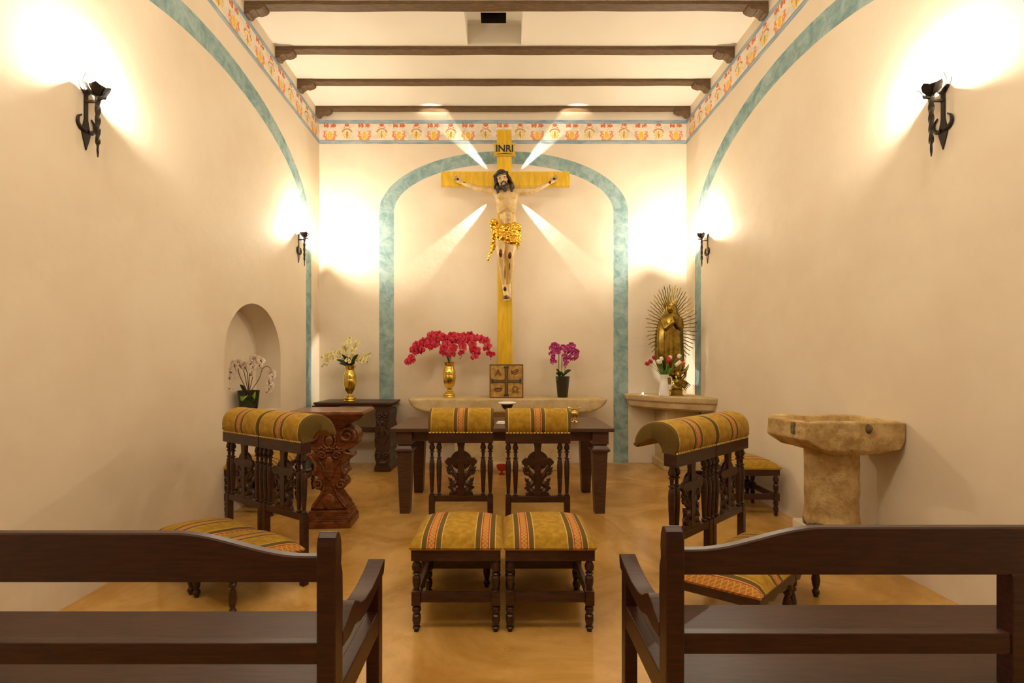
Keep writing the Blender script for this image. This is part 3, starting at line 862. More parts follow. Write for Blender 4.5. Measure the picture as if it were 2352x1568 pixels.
bm = B(); box(bm, -0.44, 0.0, -0.44, -0.005, 0.06, 0.776); box(bm, -0.48, 0.0, -0.48, -0.005, 0, 0.10); finish(bm, 'pedestal', 'pale_stone', t, smooth=False, bevel=0.01)

# font
FX, FY = 2.28, 3.12
t = thing('stone_font', 'rough stone holy water font on a round pillar against the right wall', 'font', (FX, FY, 0))
wx = RW(3.1) - FX - 0.004
bm = B()
o1 = [(-0.41, 0.115), (-0.40, -0.05), (-0.365, -0.225), (wx, -0.225), (wx, 0.24), (0.10, 0.25), (-0.30, 0.24)]
i1 = [(-0.34, 0.08), (-0.33, -0.03), (-0.30, -0.165), (wx - 0.05, -0.165), (wx - 0.05, 0.18), (0.10, 0.19), (-0.26, 0.17)]
b1 = [(-0.33, 0.09), (-0.31, -0.045), (-0.25, -0.222), (wx - 0.03, -0.222), (wx, 0.20), (0.10, 0.18), (-0.22, 0.16)]
b2 = [(-0.20, 0.08), (-0.20, -0.04), (-0.17, -0.20), (wx - 0.16, -0.205), (wx - 0.04, 0.15), (0.10, 0.16), (-0.14, 0.14)]
def rg(p, z, dz=lambda x, y: 0): return [bm.verts.new((x, y, z + dz(x, y))) for x, y in p]
mid = [(x * 1.0, y * 1.0) for x, y in o1]
R_ = [rg(b2, 0.772), rg(b1, 0.805), rg(mid, 0.87), rg(o1, 0.985), rg(i1, 0.985), rg([(x * .93, y * .93) for x, y in i1], 0.90)]
for a, b in zip(R_, R_[1:]):
    for k in range(len(a)): bm.faces.new((a[k], a[(k + 1) % len(a)], b[(k + 1) % len(a)], b[k]))
bm.faces.new(R_[0]); bm.faces.new(R_[-1])
me = remesh(bm, 0.010, 2, rough(0.008, 7))
link_mesh(me, 'basin', 'stone', t, angle=60)
bm = B(); lathe(bm, [(0.160, 0.26), (0.162, 0.30), (0.156, 0.34), (0.156, 0.70), (0.158, 0.79)], 40, (-0.04, -0.0, 0))
me = remesh(bm, 0.010, 2, rough(0.003, 9)); link_mesh(me, 'pillar', 'stone', t, angle=60)
bm = B(); lathe(bm, [(0.161, 0.245), (0.165, 0.26), (0.163, 0.29), (0.155, 0.31)], 40, (-0.04, 0, 0))
me = remesh(bm, 0.008, 0, rough(0.007, 16)); link_mesh(me, 'mortar_ring', 'dark_stone', t, angle=60)
bm = B(); box(bm, -0.20, 0.13, -0.17, 0.17, 0, 0.25); finish(bm, 'plinth', 'plaster', t, smooth=False, bevel=0.01)
bm = B(); ell(bm, (0.035, -0.222, 0.94), (0.028, 0.012, 0.034)); box(bm, -0.395, -0.372, -0.150, -0.125, 0.90, 0.975)
me = remesh(bm, 0.005, 1, rough(0.004, 30)); link_mesh(me, 'mortar_patch', 'dark_stone', t)

# ------------------------------------------------------------------ carved pedestal (lectern)
t = thing('carved_pedestal', 'carved reddish wooden pedestal with scrolls and a moulded top, left of the aisle', 'pedestal', (-1.455, 3.90, 0), math.radians(4))
t.scale = (0.95, 0.95, 0.975)
bm = B()
for w_, d_, z0, z1 in ((0.40, 0.30, 0.0, 0.055), (0.385, 0.285, 0.055, 0.07), (0.37, 0.27, 0.07, 0.10), (0.35, 0.255, 0.10, 0.112), (0.335, 0.24, 0.112, 0.14)):
    box(bm, -w_ / 2, w_ / 2, -d_ / 2, d_ / 2, z0, z1)
finish(bm, 'base', 'carved_wood', t, smooth=False, bevel=0.004)
bm = B()
hf = [(0.165, 0.14), (0.155, 0.18), (0.118, 0.23), (0.085, 0.275), (0.075, 0.305), (0.105, 0.315), (0.14, 0.33), (0.148, 0.365), (0.13, 0.395), (0.10, 0.405), (0.10, 0.425), (0.135, 0.432), (0.155, 0.45), (0.15, 0.475), (0.135, 0.485), (0.122, 0.51), (0.125, 0.545), (0.145, 0.57),
      (0.185, 0.575), (0.205, 0.595), (0.195, 0.62), (0.16, 0.625), (0.13, 0.635), (0.14, 0.65), (0.19, 0.66), (0.235, 0.70), (0.255, 0.755), (0.24, 0.81), (0.20, 0.845), (0.165, 0.85), (0.15, 0.86)]
prism(bm, mirror_poly(hf), -0.085, 0.085, 'y')
body = finish(bm, 'body', 'carved_wood', t, smooth=True, angle=40, bevel=0.010)
for y in (-0.092, 0.092):
    bm = B()
    for s in (-1, 1):
        tube(bm, spiral(s * 0.15, 0.775, 0.075, 1.6, y, -0.6, s, 34), [0.018 - 0.010 * k / 34 for k in range(35)], 8)
        tube(bm, spiral(s * 0.062, 0.605, 0.035, 1.4, y, 0.4, s, 24), [0.012 - 0.006 * k / 24 for k in range(25)], 8)
        tube(bm, spiral(s * 0.098, 0.355, 0.040, 1.5, y, 1.0, s, 24), [0.014 - 0.008 * k / 24 for k in range(25)], 8)
        tube(bm, smoothprof([(s * 0.098, y, 0.62), (s * 0.085, y, 0.56), (s * 0.05, y, 0.50), (s * 0.035, y, 0.45), (s * 0.012, y, 0.41), (0, y, 0.405)], 4), 0.008, 8)
        tube(bm, smoothprof([(s * 0.165, y, 0.605), (s * 0.145, y, 0.57), (s * 0.115, y, 0.53), (s * 0.12, y, 0.47), (s * 0.135, y, 0.45)], 4), 0.014, 8)
        tube(bm, smoothprof([(s * 0.03, y, 0.37), (s * 0.055, y, 0.30), (s * 0.09, y, 0.23), (s * 0.14, y, 0.165)], 4), [0.008] * 12 + [0.012], 8)
    ell(bm, (0, y, 0.50), (0.042, 0.02, 0.10)); ell(bm, (0, y, 0.21), (0.055, 0.018, 0.07)); ell(bm, (0, y, 0.73), (0.036, 0.018, 0.045))
    tube(bm, [(0.055 * math.cos(k * PI / 12), y, 0.73 + 0.06 * math.sin(k * PI / 12)) for k in range(25)], 0.010, 8)
    for k in range(9):
        ell(bm, (-0.085 + 0.0212 * k, y, 0.665 + 0.008 * math.sin(k * 2)), (0.013, 0.014, 0.016), u=8, v=6)
    tube(bm, [(-0.115, y, 0.645), (0.115, y, 0.645)], 0.008, 8)
    finish(bm, 'scroll_carving', 'carved_wood', body, angle=50)
bm = B()
for w_, d_, z0, z1, w2, d2 in ((0.26, 0.20, 0.845, 0.87, 0.30, 0.22), (0.33, 0.24, 0.87, 0.89, 0.40, 0.27), (0.42, 0.28, 0.89, 0.915, 0.48, 0.31), (0.50, 0.33, 0.915, 0.935, 0.58, 0.37), (0.60, 0.39, 0.935, 0.955, 0.62, 0.40)):
    frust(bm, (0, 0), w_, d_, z0, w2, d2, z1)
finish(bm, 'moulding', 'carved_wood', t, smooth=False, bevel=0.003)
bm = B(); frust(bm, (0, 0), 0.64, 0.42, 0.955, 0.66, 0.44, 0.965); frust(bm, (0, 0), 0.66, 0.44, 0.965, 0.645, 0.425, 0.995); finish(bm, 'top', 'carved_wood', t, smooth=False, bevel=0.008)

# ------------------------------------------------------------------ console table
t = thing('console_table', 'dark antique console table with carved trestle leg against the back wall', 'table', (-1.885, 5.98, 0))
bm = B(); box(bm, -0.485, 0.485, -0.27, 0.27, 0.852, 0.877); frust(bm, (0, 0), 0.93, 0.50, 0.832, 0.965, 0.535, 0.852); finish(bm, 'tabletop', 'old_wood', t, smooth=False, bevel=0.005)
bm = B(); box(bm, -0.40, 0.36, -0.04, 0.04, 0.47, 0.53); finish(bm, 'stretcher', 'old_wood', t, smooth=False, bevel=0.004)
leg = [(0.115, 0.0), (0.115, 0.045), (0.10, 0.075), (0.085, 0.11), (0.105, 0.15), (0.112, 0.21), (0.10, 0.26), (0.085, 0.285), (0.105, 0.31), (0.112, 0.40), (0.100, 0.47), (0.105, 0.54), (0.085, 0.60), (0.095, 0.68), (0.105, 0.74), (0.085, 0.78), (0.13, 0.80), (0.14, 0.833)]
for x in (-0.40, 0.365):
    bm = B(); prism(bm, [(x + u * 0.9, v) for u, v in mirror_poly([(a_ , b_) for a_, b_ in leg])], -0.22, 0.20, 'y')
    l = finish(bm, 'trestle_leg', 'old_wood', t, smooth=True, angle=40, bevel=0.008)
    bm = B()
    for s in (-1, 1):
        tube(bm, spiral(x + s * 0.045, 0.20, 0.040, 1.3, -0.225, 0.5, s, 22), 0.012, 8)
        tube(bm, spiral(x + s * 0.040, 0.72, 0.040, 1.3, -0.225, 2.0, s, 22), 0.012, 8)
        tube(bm, smoothprof([(x + s * 0.07, -0.225, 0.66), (x + s * 0.02, -0.225, 0.56), (x + s * 0.07, -0.225, 0.46), (x + s * 0.02, -0.225, 0.35)], 5), 0.014, 8)
    ell(bm, (x, -0.225, 0.50), (0.035, 0.018, 0.07)); ell(bm, (x, -0.225, 0.11), (0.06, 0.02, 0.03)); ell(bm, (x, -0.225, 0.62), (0.03, 0.02, 0.03))
    finish(bm, 'scroll_carving', 'old_wood', l, angle=50); bm = B()
    # bracket scrolls towards the stretcher
    s_ = 1 if x < 0 else -1
    tube(bm, spiral(x + s_ * 0.12, 0.44, 0.04, 1.2, 0.0, 1.0, s_, 20), 0.02, 8)
    finish(bm, 'bracket_scroll', 'old_wood', l, angle=50)

# ------------------------------------------------------------------ wall sconces
def make_sconce(label, gdir, loc):
    """local +x away from the wall, origin at the middle of the wall bar"""
    t = thing('wall_sconce', label, 'sconce', loc, gdir, 'wrought iron torch sconces')
    bm = B()
    box(bm, 0.0, 0.012, -0.016, 0.016, -0.09, 0.20)
    # spear leaf below and two hooks
    prism(bm, [(0, -0.36), (0.028, -0.26), (0.038, -0.22), (0.030, -0.16), (0.016, -0.09), (-0.016, -0.09), (-0.030, -0.16), (-0.038, -0.22), (-0.028, -0.26)], 0.0, 0.012, 'x')
    for s in (-1, 1):
        tube(bm, smoothprof([(0.008, s * 0.012, -0.19), (0.010, s * 0.05, -0.185), (0.012, s * 0.078, -0.15), (0.012, s * 0.075, -0.10), (0.012, s * 0.052, -0.075), (0.012, s * 0.044, -0.062)], 4), [0.021 - 0.017 * k / 20 for k in range(21)], 8)
        prism(bm, [(s * 0.016, 0.13), (s * 0.05, 0.17), (s * 0.072, 0.24), (s * 0.05, 0.22), (s * 0.016, 0.19)], 0.0, 0.008, 'x')
    prism(bm, [(-0.016, 0.20), (-0.03, 0.24), (0, 0.33), (0.03, 0.24), (0.016, 0.20)], 0.0, 0.008, 'x')
    finish(bm, 'wall_plate', 'iron', t, smooth=True, angle=30)
    bm = B(); box(bm, 0.01, 0.115, -0.010, 0.010, 0.062, 0.082)
    tube(bm, [(0.10, 0, 0.085), (0.14, 0, 0.10), (0.165, 0.0, 0.095), (0.18, 0, 0.115)], [0.012, 0.012, 0.010, 0.002], 8)
    finish(bm, 'bracket', 'iron', t, smooth=False, bevel=0.002)
    bm = B()   # twisted torch shaft: square bar turning on itself
    N = 44; vv = []
    for k in range(N + 1):
        q = k / N; z = -0.42 + 0.54 * q
        r = (0.006 + 0.006 * min(1, q * 5)) if q < 0.22 else 0.016 + 0.006 * q
        an = q * 9.0
        vv.append([bm.verts.new((0.105 + r * math.cos(an + PI / 2 * j), r * math.sin(an + PI / 2 * j), z)) for j in range(4)])
    for a, b in zip(vv, vv[1:]):
        for j in range(4): bm.faces.new((a[j], a[(j + 1) % 4], b[(j + 1) % 4], b[j]))
    bm.faces.new(vv[0]); bm.faces.new(vv[-1])
    finish(bm, 'torch_shaft', 'iron', t, smooth=False)
    bm = B()   # petalled cup
    lathe(bm, [(0.018, 0.115), (0.034, 0.135), (0.044, 0.165), (0.060, 0.20), (0.056, 0.20), (0.040, 0.165), (0.030, 0.14), (0.001, 0.135)], 20, (0.105, 0, 0), cap=False)
    for k in range(5):
        an = 2 * PI * k / 5 + 0.3
        d = Vector((math.cos(an), math.sin(an), 0)); s = Vector((-d.y, d.x, 0)); c = Vector((0.105, 0, 0))
        rows = []
        for q, r, wd, z in ((0, 0.034, 0.016, 0.12), (1, 0.055, 0.032, 0.150), (2, 0.075, 0.030, 0.19), (3, 0.095, 0.001, 0.205)):
            rows.append([bm.verts.new(c + d * rr_ + s * sw * wd + Vector((0, 0, z))) for rr_, sw in ((r, -1), (r + 0.004, 0), (r, 1), (r - 0.004, 0))])
        for a, b in zip(rows, rows[1:]):
            for j in range(4): bm.faces.new((a[j], a[(j + 1) % 4], b[(j + 1) % 4], b[j]))
        bm.faces.new(rows[0]); bm.faces.new(rows[-1])
    finish(bm, 'cup', 'iron', t, angle=50)
    bm = B(); bmesh.ops.create_icosphere(bm, subdivisions=1, radius=1, matrix=Matrix.Translation((0.105, 0, 0.236)) @ Matrix.Diagonal((0.018, 0.018, 0.022, 1)))
    finish(bm, 'bulb', 'bulb', t, angle=180)
    bm = B(); lathe(bm, [(0.040, 0.185), (0.041, 0.30), (0.043, 0.36), (0.041, 0.361), (0.039, 0.30), (0.038, 0.185)], 28, (0.105, 0, 0)); finish(bm, 'glass_shade', 'glass', t)
    return t
SC = make_sconce('wrought iron torch sconce high on the left wall, nearest the viewer', 0.0, (LW(2.67), 2.67, 2.838))
SC.scale = (0.70, 0.70, 0.66)
for side, y, lbl in ((0, 5.62, 'small looking iron torch sconce on the left wall beside the teal arch end'),
                     (1, 2.66, 'wrought iron torch sconce high on the right wall, nearest the viewer'),
                     (1, 5.66, 'small looking iron torch sconce on the right wall above the golden statue')):
    c = copy_tree(SC); c['label'] = lbl
    if side == 0: c.location = (LW(y), y, 2.838)
    else: c.location = (RW(y), y, 2.838); c.rotation_euler = (0, 0, PI)
    if y < 4:
        near_right = c
for c in (SC, near_right):          # the nearer pair carries weaker bulbs
    for ch in kids(c):
        if ch.name.startswith('bulb'):
            ch.data = ch.data.copy(); ch.data.materials.clear(); ch.data.materials.append(MAT['bulb_dim'])

# ------------------------------------------------------------------ crucifix
CY = 6.02
CR = Vector((0.03, CY, 0.93))
crux = thing('crucifix', 'large golden wooden crucifix with painted figure standing on the stone altar', 'crucifix', CR)
def G(zx, zy, y=0.0):
    """traced outline point -> local position on the cross plane (y: metres toward the viewer is negative)"""
    px = 980 + zx / 3.647; py = 290 + zy / 3.647
    return Vector(((px - 1155) / 176.0 - CR.x, y, 1.35 + (837 - py) / 176.0 - CR.z))
bm = B()
v = []
for z, w_ in ((0.0, 0.100), (0.9, 0.100), (2.4, 0.098), (3.515, 0.096)):
    v.append([bm.verts.new((x - 0.012 * z / 3.5, y, z)) for x, y in ((-w_, 0.0), (w_, 0.0), (w_, 0.07), (-w_, 0.07))])
for a, b in zip(v, v[1:]):
    for k in range(4): bm.faces.new((a[k], a[(k + 1) % 4], b[(k + 1) % 4], b[k]))
bm.faces.new(v[0]); bm.faces.new(v[-1])
finish(bm, 'upright_beam', 'cross', crux, smooth=False, bevel=0.005)
bm = B(); zb = (837 - 415) / 172.5 + 1.35 - CR.z
box(bm, -0.845, 0.850, -0.004, 0.066, zb - 0.094, zb + 0.094); finish(bm, 'cross_beam', 'cross', crux, smooth=False, bevel=0.005)
# title board
bm = B()
def flare(n=8):
    out = []
    W, H = 0.148, 0.090
    cs = [(-W, -H), (W, -H), (W, H), (-W, H)]
    for i in range(4):
        a = Vector(cs[i]); b = Vector(cs[(i + 1) % 4])
        nrm = -((a + b) / 2).normalized()
        for k in range(n):
            q = k / n; p = a.lerp(b, q) + nrm * (0.018 if i % 2 else 0.017) * math.sin(PI * q)
            out.append((p.x, p.y))
    return out
tc_ = G(653, 188)
prism(bm, [(tc_.x + u, tc_.z + v_) for u, v_ in flare()], -0.035, -0.004, 'y')
title = finish(bm, 'title_board', 'title', crux, smooth=False, bevel=0.003)
bm = B(); tube(bm, [(tc_.x - 0.10, -0.037, tc_.z - 0.062), (tc_.x, -0.037, tc_.z - 0.054), (tc_.x + 0.10, -0.037, tc_.z - 0.062)], [0.003, 0.007, 0.003], 6)
finish(bm, 'scroll_line', 'black', title)
def text_mesh(body, size, depth, name, mat, parent, loc, rot=(PI / 2, 0, 0), bold=0.0):
    cu = bpy.data.curves.new(name, 'FONT'); cu.body = body; cu.size = size; cu.extrude = depth; cu.offset = bold
    cu.align_x = 'CENTER'; cu.align_y = 'CENTER'
    o = bpy.data.objects.new(name + '_t', cu); COL.objects.link(o)
    dg = bpy.context.evaluated_depsgraph_get(); dg.update()
    me = bpy.data.meshes.new_from_object(o.evaluated_get(dg), depsgraph=dg)
    bpy.data.objects.remove(o)
    ob = link_mesh(me, name, mat, parent, smooth=False); ob.location = loc; ob.rotation_euler = rot
    return ob
text_mesh('INRI', 0.125, 0.004, 'lettering', 'black', title, (tc_.x, -0.038, tc_.z + 0.008), bold=0.002)

# the painted figure
FM = M('painted_skin', 0.42, 0, 0.4)
n = FM.noise(9, 5, 0.6); n2 = FM.noise(25, 4)
c = FM.mix(n.smooth(0.3, 0.75), (0.72, 0.53, 0.26), (0.54, 0.36, 0.14))
c = FM.mix(n2.smooth(0.58, 0.72) * 0.5, c, (0.36, 0.17, 0.06))
def spot(p, r):
    dx = FM.x - p.x; dz = FM.z - p.z
    e = ((dx * dx) / (r[0] ** 2) + (dz * dz) / (r[1] ** 2)).sqrt() + (FM.noise(40, 2) - 0.5) * 0.6
    return e.lt(1.0)
wounds = [(G(620, 1092), (0.022, 0.050)), (G(694, 1108), (0.022, 0.042)), (G(655, 1370), (0.022, 0.030)), (G(662, 1440), (0.05, 0.026)), (G(318, 465), (0.018, 0.022)), (G(1030, 470), (0.018, 0.022)), (G(655, 1240), (0.007, 0.09)), (G(692, 1190), (0.006, 0.05))]
for p, r in wounds: c = FM.mix(spot(p, r), c, (0.105, 0.018, 0.010))
FM.base(c).bump(n, 0.15, 0.004); MAT['skin'] = FM.m

bm = B()
TY = -0.115
ell(bm, G(668, 615, TY), (0.150, 0.095, 0.120)); ell(bm, G(668, 690, TY), (0.132, 0.092, 0.14)); ell(bm, G(680, 790, TY + .005), (0.108, 0.078, 0.15)); ell(bm, G(690, 890, TY), (0.135, 0.092, 0.13))
limb(bm, [G(588, 575, TY), G(668, 560, TY), G(748, 570, TY)], [0.052, 0.062, 0.052])
for px_, py_ in ((628, 612), (712, 610)): ell(bm, G(px_, py_, TY - 0.062), (0.068, 0.034, 0.048))
for k in range(4):   # ribs
    for s in (-1, 1):
        a_ = G(670 + s * 14, 655 + k * 22, TY - 0.080); b_ = G(670 + s * 62, 672 + k * 25, TY - 0.045)
        cap(bm, a_, b_, 0.015, 0.013, 8)
for k in range(3):
    for s in (-1, 1): ell(bm, G(680 + s * 16, 760 + k * 32, TY - 0.068), (0.024, 0.016, 0.026))
limb(bm, [G(664, 560, TY), G(645, 505, TY - 0.045)], [0.050, 0.046])
# arms
limb(bm, [G(590, 568, TY), G(500, 548, -0.10), G(430, 530, -0.085)], [0.050, 0.046, 0.036]); limb(bm, [G(430, 530, -0.085), G(385, 510, -0.075), G(300, 474, -0.045)], [0.036, 0.036, 0.021])
limb(bm, [G(745, 562, TY), G(825, 558, -0.10), G(895, 543, -0.085)], [0.050, 0.045, 0.036]); limb(bm, [G(895, 543, -0.085), G(945, 522, -0.075), G(1030, 474, -0.045)], [0.036, 0.035, 0.021])
# hands: palm, thumb off the side, four curled fingers
def hand(wr, dr, up):
    pc = wr + dr * 0.055
    limb(bm, [wr, pc], [0.020, 0.024], 10)
    for s in (-0.018, 0, 0.018): cap(bm, wr + dr * 0.02 + up * s * 0.6, wr + dr * 0.078 + up * s * 1.3, 0.013, 0.012, 8)
    kn = wr + dr * 0.088
    out = Vector((0, -1, 0))
    for k, ln in enumerate((0.052, 0.060, 0.056, 0.044)):
        o_ = up * (0.027 - 0.018 * k)
        b0 = kn + o_; b1 = b0 + (dr * 0.85 + out * 0.5 + up * (0.25 - 0.17 * k)).normalized() * ln * 0.5; b2 = b1 + (dr * 0.45 + out * 0.9 + up * (0.2 - 0.15 * k)).normalized() * ln * 0.45
        limb(bm, [b0, b1, b2], [0.0092, 0.0085, 0.0070], 8)
    th0 = wr + dr * 0.035 + up * 0.022
    limb(bm, [th0, th0 + (dr * 0.5 + up * 0.8 + out * 0.35).normalized() * 0.032, th0 + (dr * 0.5 + up * 0.8 + out * 0.35).normalized() * 0.032 + (dr * 0.8 + up * 0.5 + out * 0.4).normalized() * 0.026], [0.011, 0.0095, 0.0075], 8)
dL = (G(225, 425) - G(300, 474)).normalized(); hand(G(300, 474, -0.045), dL, Vector((0.45, 0, 0.9)))
dR = (G(1095, 420) - G(1030, 474)).normalized(); hand(G(1030, 474, -0.045), dR, Vector((-0.5, 0, 0.87)))
# legs, knees forward, feet crossed
limb(bm, [G(645, 915, TY - .01), G(622, 1000, -0.17), G(622, 1085, -0.205)], [0.085, 0.074, 0.053]); limb(bm, [G(622, 1085, -0.205), G(628, 1160, -0.165), G(648, 1325, -0.085)], [0.050, 0.047, 0.029])
limb(bm, [G(728, 920, TY - .01), G(712, 1010, -0.155), G(697, 1100, -0.19)], [0.083, 0.072, 0.051]); limb(bm, [G(697, 1100, -0.19), G(705, 1170, -0.14), G(690, 1322, -0.060)], [0.048, 0.045, 0.028])
for a_, toe, yy in ((G(650, 1338, -0.085), G(668, 1445, -0.125), 0), (G(690, 1330, -0.06), G(684, 1425, -0.075), 1)):
    limb(bm, [a_, a_.lerp(toe, 0.55), toe], [0.030, 0.034, 0.030])
    for k in range(5):
        q = toe + Vector((-0.032 + 0.016 * k, -0.008, -0.004)); cap(bm, q, q + Vector((0, -0.012, -0.030 + 0.003 * abs(k - 1))), 0.0095, 0.008, 8)
# head with face
hc = G(632, 478, TY - 0.055)
R = Matrix.Rotation(math.radians(-14), 3, 'Y') @ Matrix.Rotation(math.radians(10), 3, 'X')
def H(x, y, z): return hc + R @ Vector((x, y, z))
ell(bm, H(0, 0.01, 0.02), (0.078, 0.095, 0.098)); ell(bm, H(0, -0.025, -0.035), (0.058, 0.068, 0.080)); ell(bm, H(0, -0.045, -0.088), (0.036, 0.04, 0.032))
cap(bm, H(0, -0.092, 0.022), H(0, -0.118, -0.022), 0.010, 0.015, 8)
for s in (-1, 1):
    ell(bm, H(s * 0.040, -0.072, -0.020), (0.025, 0.020, 0.022)); cap(bm, H(s * 0.014, -0.084, 0.034), H(s * 0.052, -0.070, 0.032), 0.010, 0.008, 8)
    ell(bm, H(s * 0.030, -0.078, 0.012), (0.014, 0.010, 0.008)); ell(bm, H(s * 0.078, 0.0, -0.005), (0.012, 0.02, 0.03))
cap(bm, H(-0.014, -0.098, -0.052), H(0.014, -0.098, -0.052), 0.008, 0.008, 8)
me = remesh(bm, 0.0065, 1)
fig = link_mesh(me, 'figure', 'skin', crux, angle=180)
# hair and beard
bm = B()
ell(bm, H(0, 0.022, 0.036), (0.088, 0.098, 0.098))
for s, end in ((-1, G(592, 602, TY - 0.065)), (1, G(712, 598, TY - 0.06))):
    for k in range(4):
        a_ = H(s * 0.080, 0.03 - 0.025 * k, 0.05 - 0.01 * k); b_ = H(s * (0.086 + .004 * k), 0.01 - 0.02 * k, -0.04); c_ = end + Vector((s * (0.012 * k - .01), 0.02 * k - 0.02, 0.085)); d_ = end + Vector((-s * 0.010 * k, 0.012 * k, 0.015 * k))
        pts = smoothprof([tuple(a_), tuple(b_), tuple(c_), tuple(d_)], 5); tube(bm, pts, [0.020 + 0.003 * math.sin(j * 1.6 + k) - 0.012 * (j / len(pts)) ** 3 for j in range(len(pts))], 8)
me = remesh(bm, 0.006, 1, lambda co: 0.004 * noise.noise(Vector((co.x * 90, co.y * 60, co.z * 14)))); link_mesh(me, 'hair', 'hair', fig, angle=60)
bm = B()
ell(bm, H(0, -0.052, -0.102), (0.044, 0.042, 0.036)); 
for s in (-1, 1):
    limb(bm, [H(s * 0.058, -0.02, -0.05), H(s * 0.044, -0.055, -0.095)], [0.015, 0.018], 8); limb(bm, [H(0, -0.110, -0.040), H(s * 0.030, -0.090, -0.055), H(s * 0.036, -0.08, -0.09)], [0.007, 0.009, 0.012], 8)
    cap(bm, H(s * 0.014, -0.078, -0.13), H(s * 0.010, -0.08, -0.155), 0.016, 0.009, 8)
me = remesh(bm, 0.005, 1, lambda co: 0.003 * noise.noise(co * 60)); link_mesh(me, 'beard', 'hair', fig, angle=60)
for s in (-1, 1):
    bm = B(); ell(bm, H(s * 0.031, -0.088, 0.011), (0.013, 0.005, 0.0055)); cap(bm, H(s * 0.012, -0.098, 0.040), H(s * 0.052, -0.078, 0.037), 0.0035, 0.0025, 6); finish(bm, 'eye', 'hair', fig)
bm = B()
for j in range(3):
    pts = []
    for k in range(33):
        an = 2 * PI * k / 32; p = H(0.092 * math.cos(an), 0.012 + 0.104 * math.sin(an), 0.066 + 0.010 * math.sin(an * 5 + j * 2.1)); pts.append(p)
    tube(bm, pts, 0.006, 6)
for k in range(22):
    an = 2 * PI * k / 22 + 0.1; a_ = H(0.094 * math.cos(an), 0.012 + 0.106 * math.sin(an), 0.066); tube(bm, [a_, a_ + R @ Vector((0.02 * math.cos(an), 0.02 * math.sin(an), 0.022 * random.uniform(-.4, 1)))], [0.003, 0.0005], 5)
finish(bm, 'thorn_crown', 'hair', fig)
for p in (G(262, 450, -0.085), G(1066, 447, -0.085), G(655, 1368, -0.135)):
    bm = B(); lathe(bm, [(0.012, -0.012), (0.016, 0.0), (0.010, 0.010), (0.005, 0.02), (0.005, 0.10)], 12, p, axis='y'); finish(bm, 'nail', 'iron', fig)
# loincloth
bm = B()
ell(bm, G(690, 895, TY), (0.158, 0.118, 0.135)); limb(bm, [G(645, 925, TY - .01), G(632, 960, -0.165)], [0.100, 0.094]); limb(bm, [G(730, 925, TY - .01), G(720, 985, -0.155)], [0.098, 0.094])
limb(bm, [G(600, 865, TY - .04), G(690, 880, TY - .09), G(775, 850, TY - .03)], [0.03, 0.035, 0.03]); limb(bm, [G(600, 940, TY - .06), G(690, 935, TY - .10), G(775, 940, TY - .03)], [0.03, 0.032, 0.03])
ell(bm, G(560, 825, TY - .02), (0.062, 0.05, 0.055)); limb(bm, [G(560, 830, TY), G(572, 900, TY)], [0.05, 0.045])
limb(bm, [G(600, 880, TY), G(570, 940, -0.06), G(556, 1010, -0.05), G(530, 1070, -0.045), G(512, 1130, -0.045)], [0.05, 0.038, 0.034, 0.024, 0.011])
limb(bm, [G(770, 900, TY), G(775, 960, -0.1), G(762, 1035, -0.1)], [0.04, 0.032, 0.010])
def crumple(co):
    return 0.014 * abs(noise.noise(co * 17)) * 2 - 0.010 + 0.010 * noise.noise(co * 34 + Vector((3, 1, 7)))
me = remesh(bm, 0.0065, 0, crumple); link_mesh(me, 'loincloth', 'gold_leaf', fig, angle=60)
bm = B(); box(bm, -0.035, 0.035, 0.07, YB - CY - 0.004, zb - 0.025, zb + 0.025); finish(bm, 'lamp_housing', 'iron', crux, smooth=False, bevel=0.01)
# four narrow beams from the housing behind the cross, grazing the wall
for k, (dx, dz) in enumerate(((-1, -1.0), (1, -1.0), (-1, 1.08), (1, 1.08))):
    d = Vector((dx, 0.03, dz)).normalized()
    q = d.to_track_quat('-Z', 'Y').to_euler()
    lamp('cross_beam_lamp', 'SPOT', (CR.x - 0.01 + dx * 0.05, YB - 0.045, CR.z + zb + dz * 0.045), XRAY_POWER, 0.008, (1.0, 0.93, 0.78), q, spot_size=math.radians(15), spot_blend=0.6)

# ------------------------------------------------------------------ icon plaque
t = thing('icon_panel', 'square painted panel with a dark green cross, leaning at the foot of the crucifix', 'panel', (0.045, 5.80, 0.925))
t.rotation_euler = (math.radians(-4), 0, 0)
S = 0.215
bm = B(); box(bm, -S, S, 0, 0.03, 0, 2 * S); pn = finish(bm, 'board', 'icon_gold', t, smooth=False, bevel=0.003)
bm = B()
for a_ in ((-S, S, 0, 0.014), (-S, S, 2 * S - 0.014, 2 * S)): box(bm, a_[0], a_[1], -0.008, 0.001, a_[2], a_[3])
for a_ in ((-S, -S + 0.014), (S - 0.014, S)): box(bm, a_[0], a_[1], -0.008, 0.001, 0, 2 * S)
finish(bm, 'frame', 'icon_brown', t, smooth=False, bevel=0.002)
def fl(L, w_, e): return [(-e, -L), (e, -L), (w_, -L + 0.035), (w_, L - 0.035), (e, L), (-e, L), (-w_, L - 0.035), (-w_, -L + 0.035)]
bm = B(); prism(bm, [(u, S + v_) for u, v_ in fl(0.188, 0.020, 0.034)], -0.012, 0.001, 'y'); prism(bm, [(v_, S + u) for u, v_ in fl(0.190, 0.018, 0.032)], -0.0105, 0.001, 'y')
cx_ = finish(bm, 'painted_cross', 'icon_green', t, smooth=False)
bm = B(); prism(bm, [(u, S + v_) for u, v_ in fl(0.165, 0.010, 0.014)], -0.015, -0.011, 'y'); prism(bm, [(v_, S + u) for u, v_ in fl(0.165, 0.008, 0.012)], -0.0135, -0.010, 'y'); finish(bm, 'cross_centre', 'icon_brown', cx_, smooth=False)
